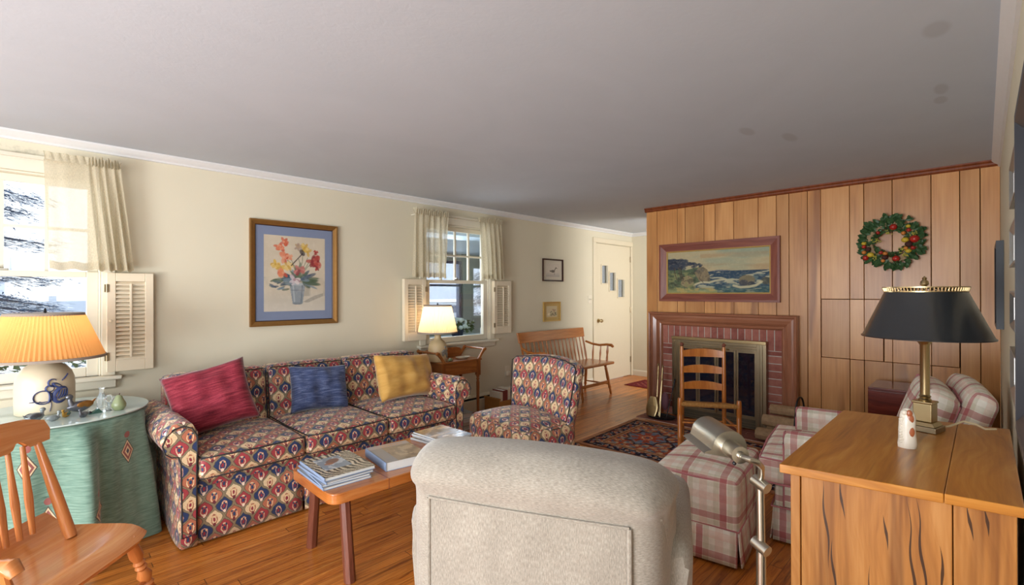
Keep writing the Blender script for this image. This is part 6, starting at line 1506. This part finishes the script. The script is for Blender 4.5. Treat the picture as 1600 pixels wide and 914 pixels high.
# ---------------------------------------------------------------- outside: snowy yard and porch
structure(B(-30, 40, W+.145, 60, -.55, -.45).build('ground', 'snow', smooth=0))
def foliage(mb, fn, n, size, seed):
    r = random.Random(seed)
    for k in range(n):
        c = Vector(fn(r)); d_ = Vector((r.uniform(-1, 1), r.uniform(-1, 1), r.uniform(-.7, .5))).normalized(); s = d_.cross(Vector((r.uniform(-1, 1), r.uniform(-1, 1), r.uniform(-1, 1)))).normalized(); L = size*r.uniform(.6, 1.3)
        mb.add([c, c+d_*L*.5+s*L*.22, c+d_*L, c+d_*L*.5-s*L*.22], [(0, 1, 2, 3)])
def conifer(label, x, y, seed, h, reach):
    r = random.Random(seed); t = thing('conifer_tree', label, 'tree', (x, y, -.45)); MB().tube([(0, 0, 0), (.05, 0, h*.5), (0, 0, h)], [.14, .09, .02], 8).build('trunk', 'trunk', t)
    bm, fm, sm = MB(), MB(), MB()
    for k in range(34):
        z = h*(.12+.85*k/34); a = r.uniform(0, 2*PI); L = reach*(1-.75*k/34)*r.uniform(.7, 1.1); pts = [(0, 0, z), (L*.5*math.cos(a), L*.5*math.sin(a), z-.02), (L*math.cos(a), L*math.sin(a), z-.22*L*.5)]
        bm.tube(pts, [.03, .018, .006], 5)
        for q in range(int(620*L)):
            u = r.uniform(.15, 1.02); c = Vector(pts[0]).lerp(Vector(pts[2]), u)+Vector((r.gauss(0, .08), r.gauss(0, .08), r.gauss(-.02, .045))); d_ = Vector((math.cos(a+r.uniform(-.9, .9)), math.sin(a+r.uniform(-.9, .9)), r.uniform(-.4, .15))); s = Vector((-d_.y, d_.x, r.uniform(-.4, .4))).normalized()*.009; e = d_*r.uniform(.06, .13)
            (sm if r.random() < .38 else fm).add([c-s, c+e*.5-s*1.2, c+e, c+s], [(0, 1, 2, 3)])
    bm.build('branches', 'trunk', t); f = fm.build('needles', 'needle', t, smooth=0); f['kind'] = 'stuff'; f = sm.build('snow_on_needles', 'snow', t, smooth=0); f['kind'] = 'stuff'
conifer('snowy blue-green conifer outside the left window', -.9, 8.6, 3, 4.4, 2.2)
conifer('snow-dusted young conifer seen through the porch windows', 9.6, 10.6, 5, 3.2, 1.1)
def shrub(label, x, y, rx, rz, seed, z0=-.45):
    t = thing('evergreen_shrub', label, 'shrub', (x, y, z0)); m, s, b = MB(), MB(), MB(); b.tube([(0, 0, 0), (.03, 0, rz)], [.03, .012], 6); r = random.Random(seed)
    def P(r): 
        a, c = r.uniform(0, 2*PI), r.uniform(-.2, 1); q = r.uniform(.75, 1.05); return (rx*q*math.cos(a)*math.sqrt(1-c*c), rx*.7*q*math.sin(a)*math.sqrt(1-c*c), rz*.75+rz*.75*q*c)
    foliage(m, P, 1300, .085, seed); foliage(s, lambda r: (lambda p: (p[0], p[1], p[2]+.03))(P(r)), 420, .1, seed+9)
    b.build('stem', 'trunk', t); f = m.build('leaves', 'hedge', t, smooth=0); f['kind'] = 'stuff'; f = s.build('snow_patches', 'snow', t, smooth=0); f['kind'] = 'stuff'
shrub('snow-dusted green shrub directly behind the amber lamp, outside the window', -.02, 5.9, .75, .95, 1); shrub('snow-dusted shrub at the left, outside the snowy window', -2.2, 6.1, .8, .9, 2)
shrub('frosted bushy shrub low outside the porch window', 7.2, 8.6, .9, .8, 6)
def house(label, x, y, w, d, h, rh, chim=None):
    t = thing('neighbour_house', label, 'house', (x, y, -.45)); B(-w/2, w/2, 0, d, 0, h).build('walls', 'house', t, smooth=0)
    MB().prism([(-.5, h-.1), (d/2, h+rh), (d+.5, h-.1), (d+.5, h+.05), (d/2, h+rh+.18), (-.5, h+.05)], -w/2-.4, w/2+.4, 'yz').build('roof', 'snow', t, smooth=0)
    if chim is not None: B(chim-.35, chim+.35, d*.3, d*.3+.6, h, h+rh+.9).box(chim-.42, chim+.42, d*.3-.06, d*.3+.66, h+rh+.7, h+rh+.9).build('chimney', 'car', t, smooth=0)
    n = int(w/2.2)
    for k in range(n):
        xx = -w/2+w*(k+.5)/n; f = B(xx-.55, xx+.55, -.06, 0, h*.42, h*.8).build('window', 'snow', t, smooth=0); B(xx-.45, xx+.45, -.08, -.05, h*.45, h*.77).build('pane', 'car', f, smooth=0)
    return t
house('pale house with a snow-covered roof and chimney, far beyond the left window', -6.2, 46, 9, 7, 2.8, 2.0, 1.2)
house('pale house across the snow seen through the porch windows', 24, 22, 14, 7, 4.6, 2.4)
t = thing('yard_fence', 'low bluish rail fence across the snowy yard outside the left window', 'fence', (-1, 11.5, -.45))
for k in range(7): B(-3.6+k*1.2-.05, -3.6+k*1.2+.05, -.05, .05, 0, 1.75).build('post', 'house', t, smooth=0)
B(-3.8, 3.8, -.02, .02, 1.45, 1.66).box(-3.8, 3.8, -.02, .02, .9, 1.02).build('rails', 'house', t, smooth=0)
t = thing('parked_car', 'grey snow-topped car parked beyond the porch windows', 'car', (12.2, 16.0, -.45), R(8))
MB().prism([(-2.1, .3), (2.1, .3), (2.15, .75), (1.3, .9), (.8, 1.4), (-1.2, 1.42), (-1.9, .95), (-2.15, .8)], -.85, .85, 'xz').build('body', 'car', t, smooth=0, bevel=.08); B(-1.1, .75, -.86, .86, 1.0, 1.3).build('windows', 'navy_frame', t, smooth=0); B(-1.2, .8, -.8, .8, 1.42, 1.52).build('snow_cap', 'snow', t, smooth=0, bevel=.04)
for x in (-1.35, 1.35):
    for y in (-.86, .86): MB().lathe([(.001, -.1), (.33, -.1), (.33, .1), (.001, .1)], (x, y, .33), 18, 'y').build('wheel', 'tyre', t)
# enclosed porch outside the second window
PY = 6.2; px0, px1 = 2.35, 7.2
WA = (3.6, 5.0, .86, 1.86); WB = (5.22, 5.75, .9, 1.80); WC2 = (6.0, 6.9, .9, 1.8)
m = MB(); xs = sorted({px0, px1, *WA[:2], *WB[:2], *WC2[:2]})
for a, b in zip(xs, xs[1:]):
    hs = [w for w in (WA, WB, WC2) if w[0] <= a and w[1] >= b]; z = -.45
    for w in hs: m.box(a, b, PY, PY+.1, z, w[2]); z = w[3]
    m.box(a, b, PY, PY+.1, z, 1.98)
for k in range(14): m.box(px0, px1, PY-.006, PY, .86-.09*k-.004, .86-.09*k)
structure(m.build('wall_porch', 'siding', smooth=0, merge=True))
structure(B(px0, px1, W+.145, PY+.3, 1.98, 2.03).build('ceiling_porch', 'porch_ceil', smooth=0)); structure(B(px0, px1, W+.145, PY, -.12, -.02).build('floor_porch', 'siding', smooth=0))
structure(B(px0-.08, px0, W+.145, PY+.1, -.1, .9).build('wall_porch_end', 'siding', smooth=0))
for k, (w, mt, nm) in enumerate(((WA, 'navy_frame', 'window_3'), (WB, 'siding', 'window_4'), (WC2, 'siding', 'window_5'))):
    x0, x1, z0, z1 = w; e = .045; d = bpy.data.objects.new(nm, None); COL.objects.link(d); structure(d)
    MB().box(x0, x0+e, PY-.03, PY+.05, z0, z1).box(x1-e, x1, PY-.03, PY+.05, z0, z1).box(x0+e, x1-e, PY-.03, PY+.05, z0, z0+e).box(x0+e, x1-e, PY-.03, PY+.05, z1-e, z1).box(x0+e, x1-e, PY-.02, PY+.03, (z0+z1)/2+.08, (z0+z1)/2+.115).build('window_frame', mt, d, smooth=0); B(x0+e, x1-e, PY+.01, PY+.013, z0+e, z1-e).build('pane', 'glass', d, smooth=0)
B(5.02, 5.2, PY-.05, PY, .0, 1.98).build('trim_5', 'siding', smooth=0)['kind'] = 'structure'
t = thing('porch_table', 'small grey table on the enclosed porch under the plant', 'table', (4.25, 5.0, 0)); B(-.6, .6, -.22, .22, .72, .75).build('top', 'siding', t, smooth=0)
for x in (-.55, .55):
    for y in (-.18, .18): B(x-.02, x+.02, y-.02, y+.02, -.02, .72).build('leg', 'siding', t, smooth=0)
t = thing('potted_hydrangea', 'pale blooming potted plant on the porch table behind the cream lamp', 'plant', (3.98, 5.0, .75)); MB().lathe([(.001, 0), (.07, 0), (.09, .10), (.08, .10), (.07, .09), (.001, .09)], n=16).build('pot', 'navy_frame', t)
m, l2 = MB(), MB(); r = random.Random(5)
for k in range(34): a, c = r.uniform(0, 2*PI), r.uniform(-.1, 1); m.sphere((.15*math.cos(a)*math.sqrt(1-c*c), .13*math.sin(a)*math.sqrt(1-c*c), .13+.10*c), .03, 7, 5)
foliage(l2, lambda r: (r.uniform(-.17, .17), r.uniform(-.14, .14), r.uniform(.08, .2)), 160, .08, 2); f = m.build('blooms', 'flower', t); f['kind'] = 'stuff'; f = l2.build('leaves', 'hedge', t, smooth=0); f['kind'] = 'stuff'
for k, (x, h_, tx) in enumerate(((4.42, .15, 'taller white bottle on the porch table right of the plant'), (4.50, .11, 'shorter white bottle on the porch table, farthest right'))):
    t = thing('white_bottle', tx, 'bottle', (x, 5.0, .75)); MB().lathe([(.001, 0), (.025, 0), (.026, h_*.55), (.012, h_*.72), (.012, h_), (.001, h_)], n=14).build('bottle', 'snow', t)
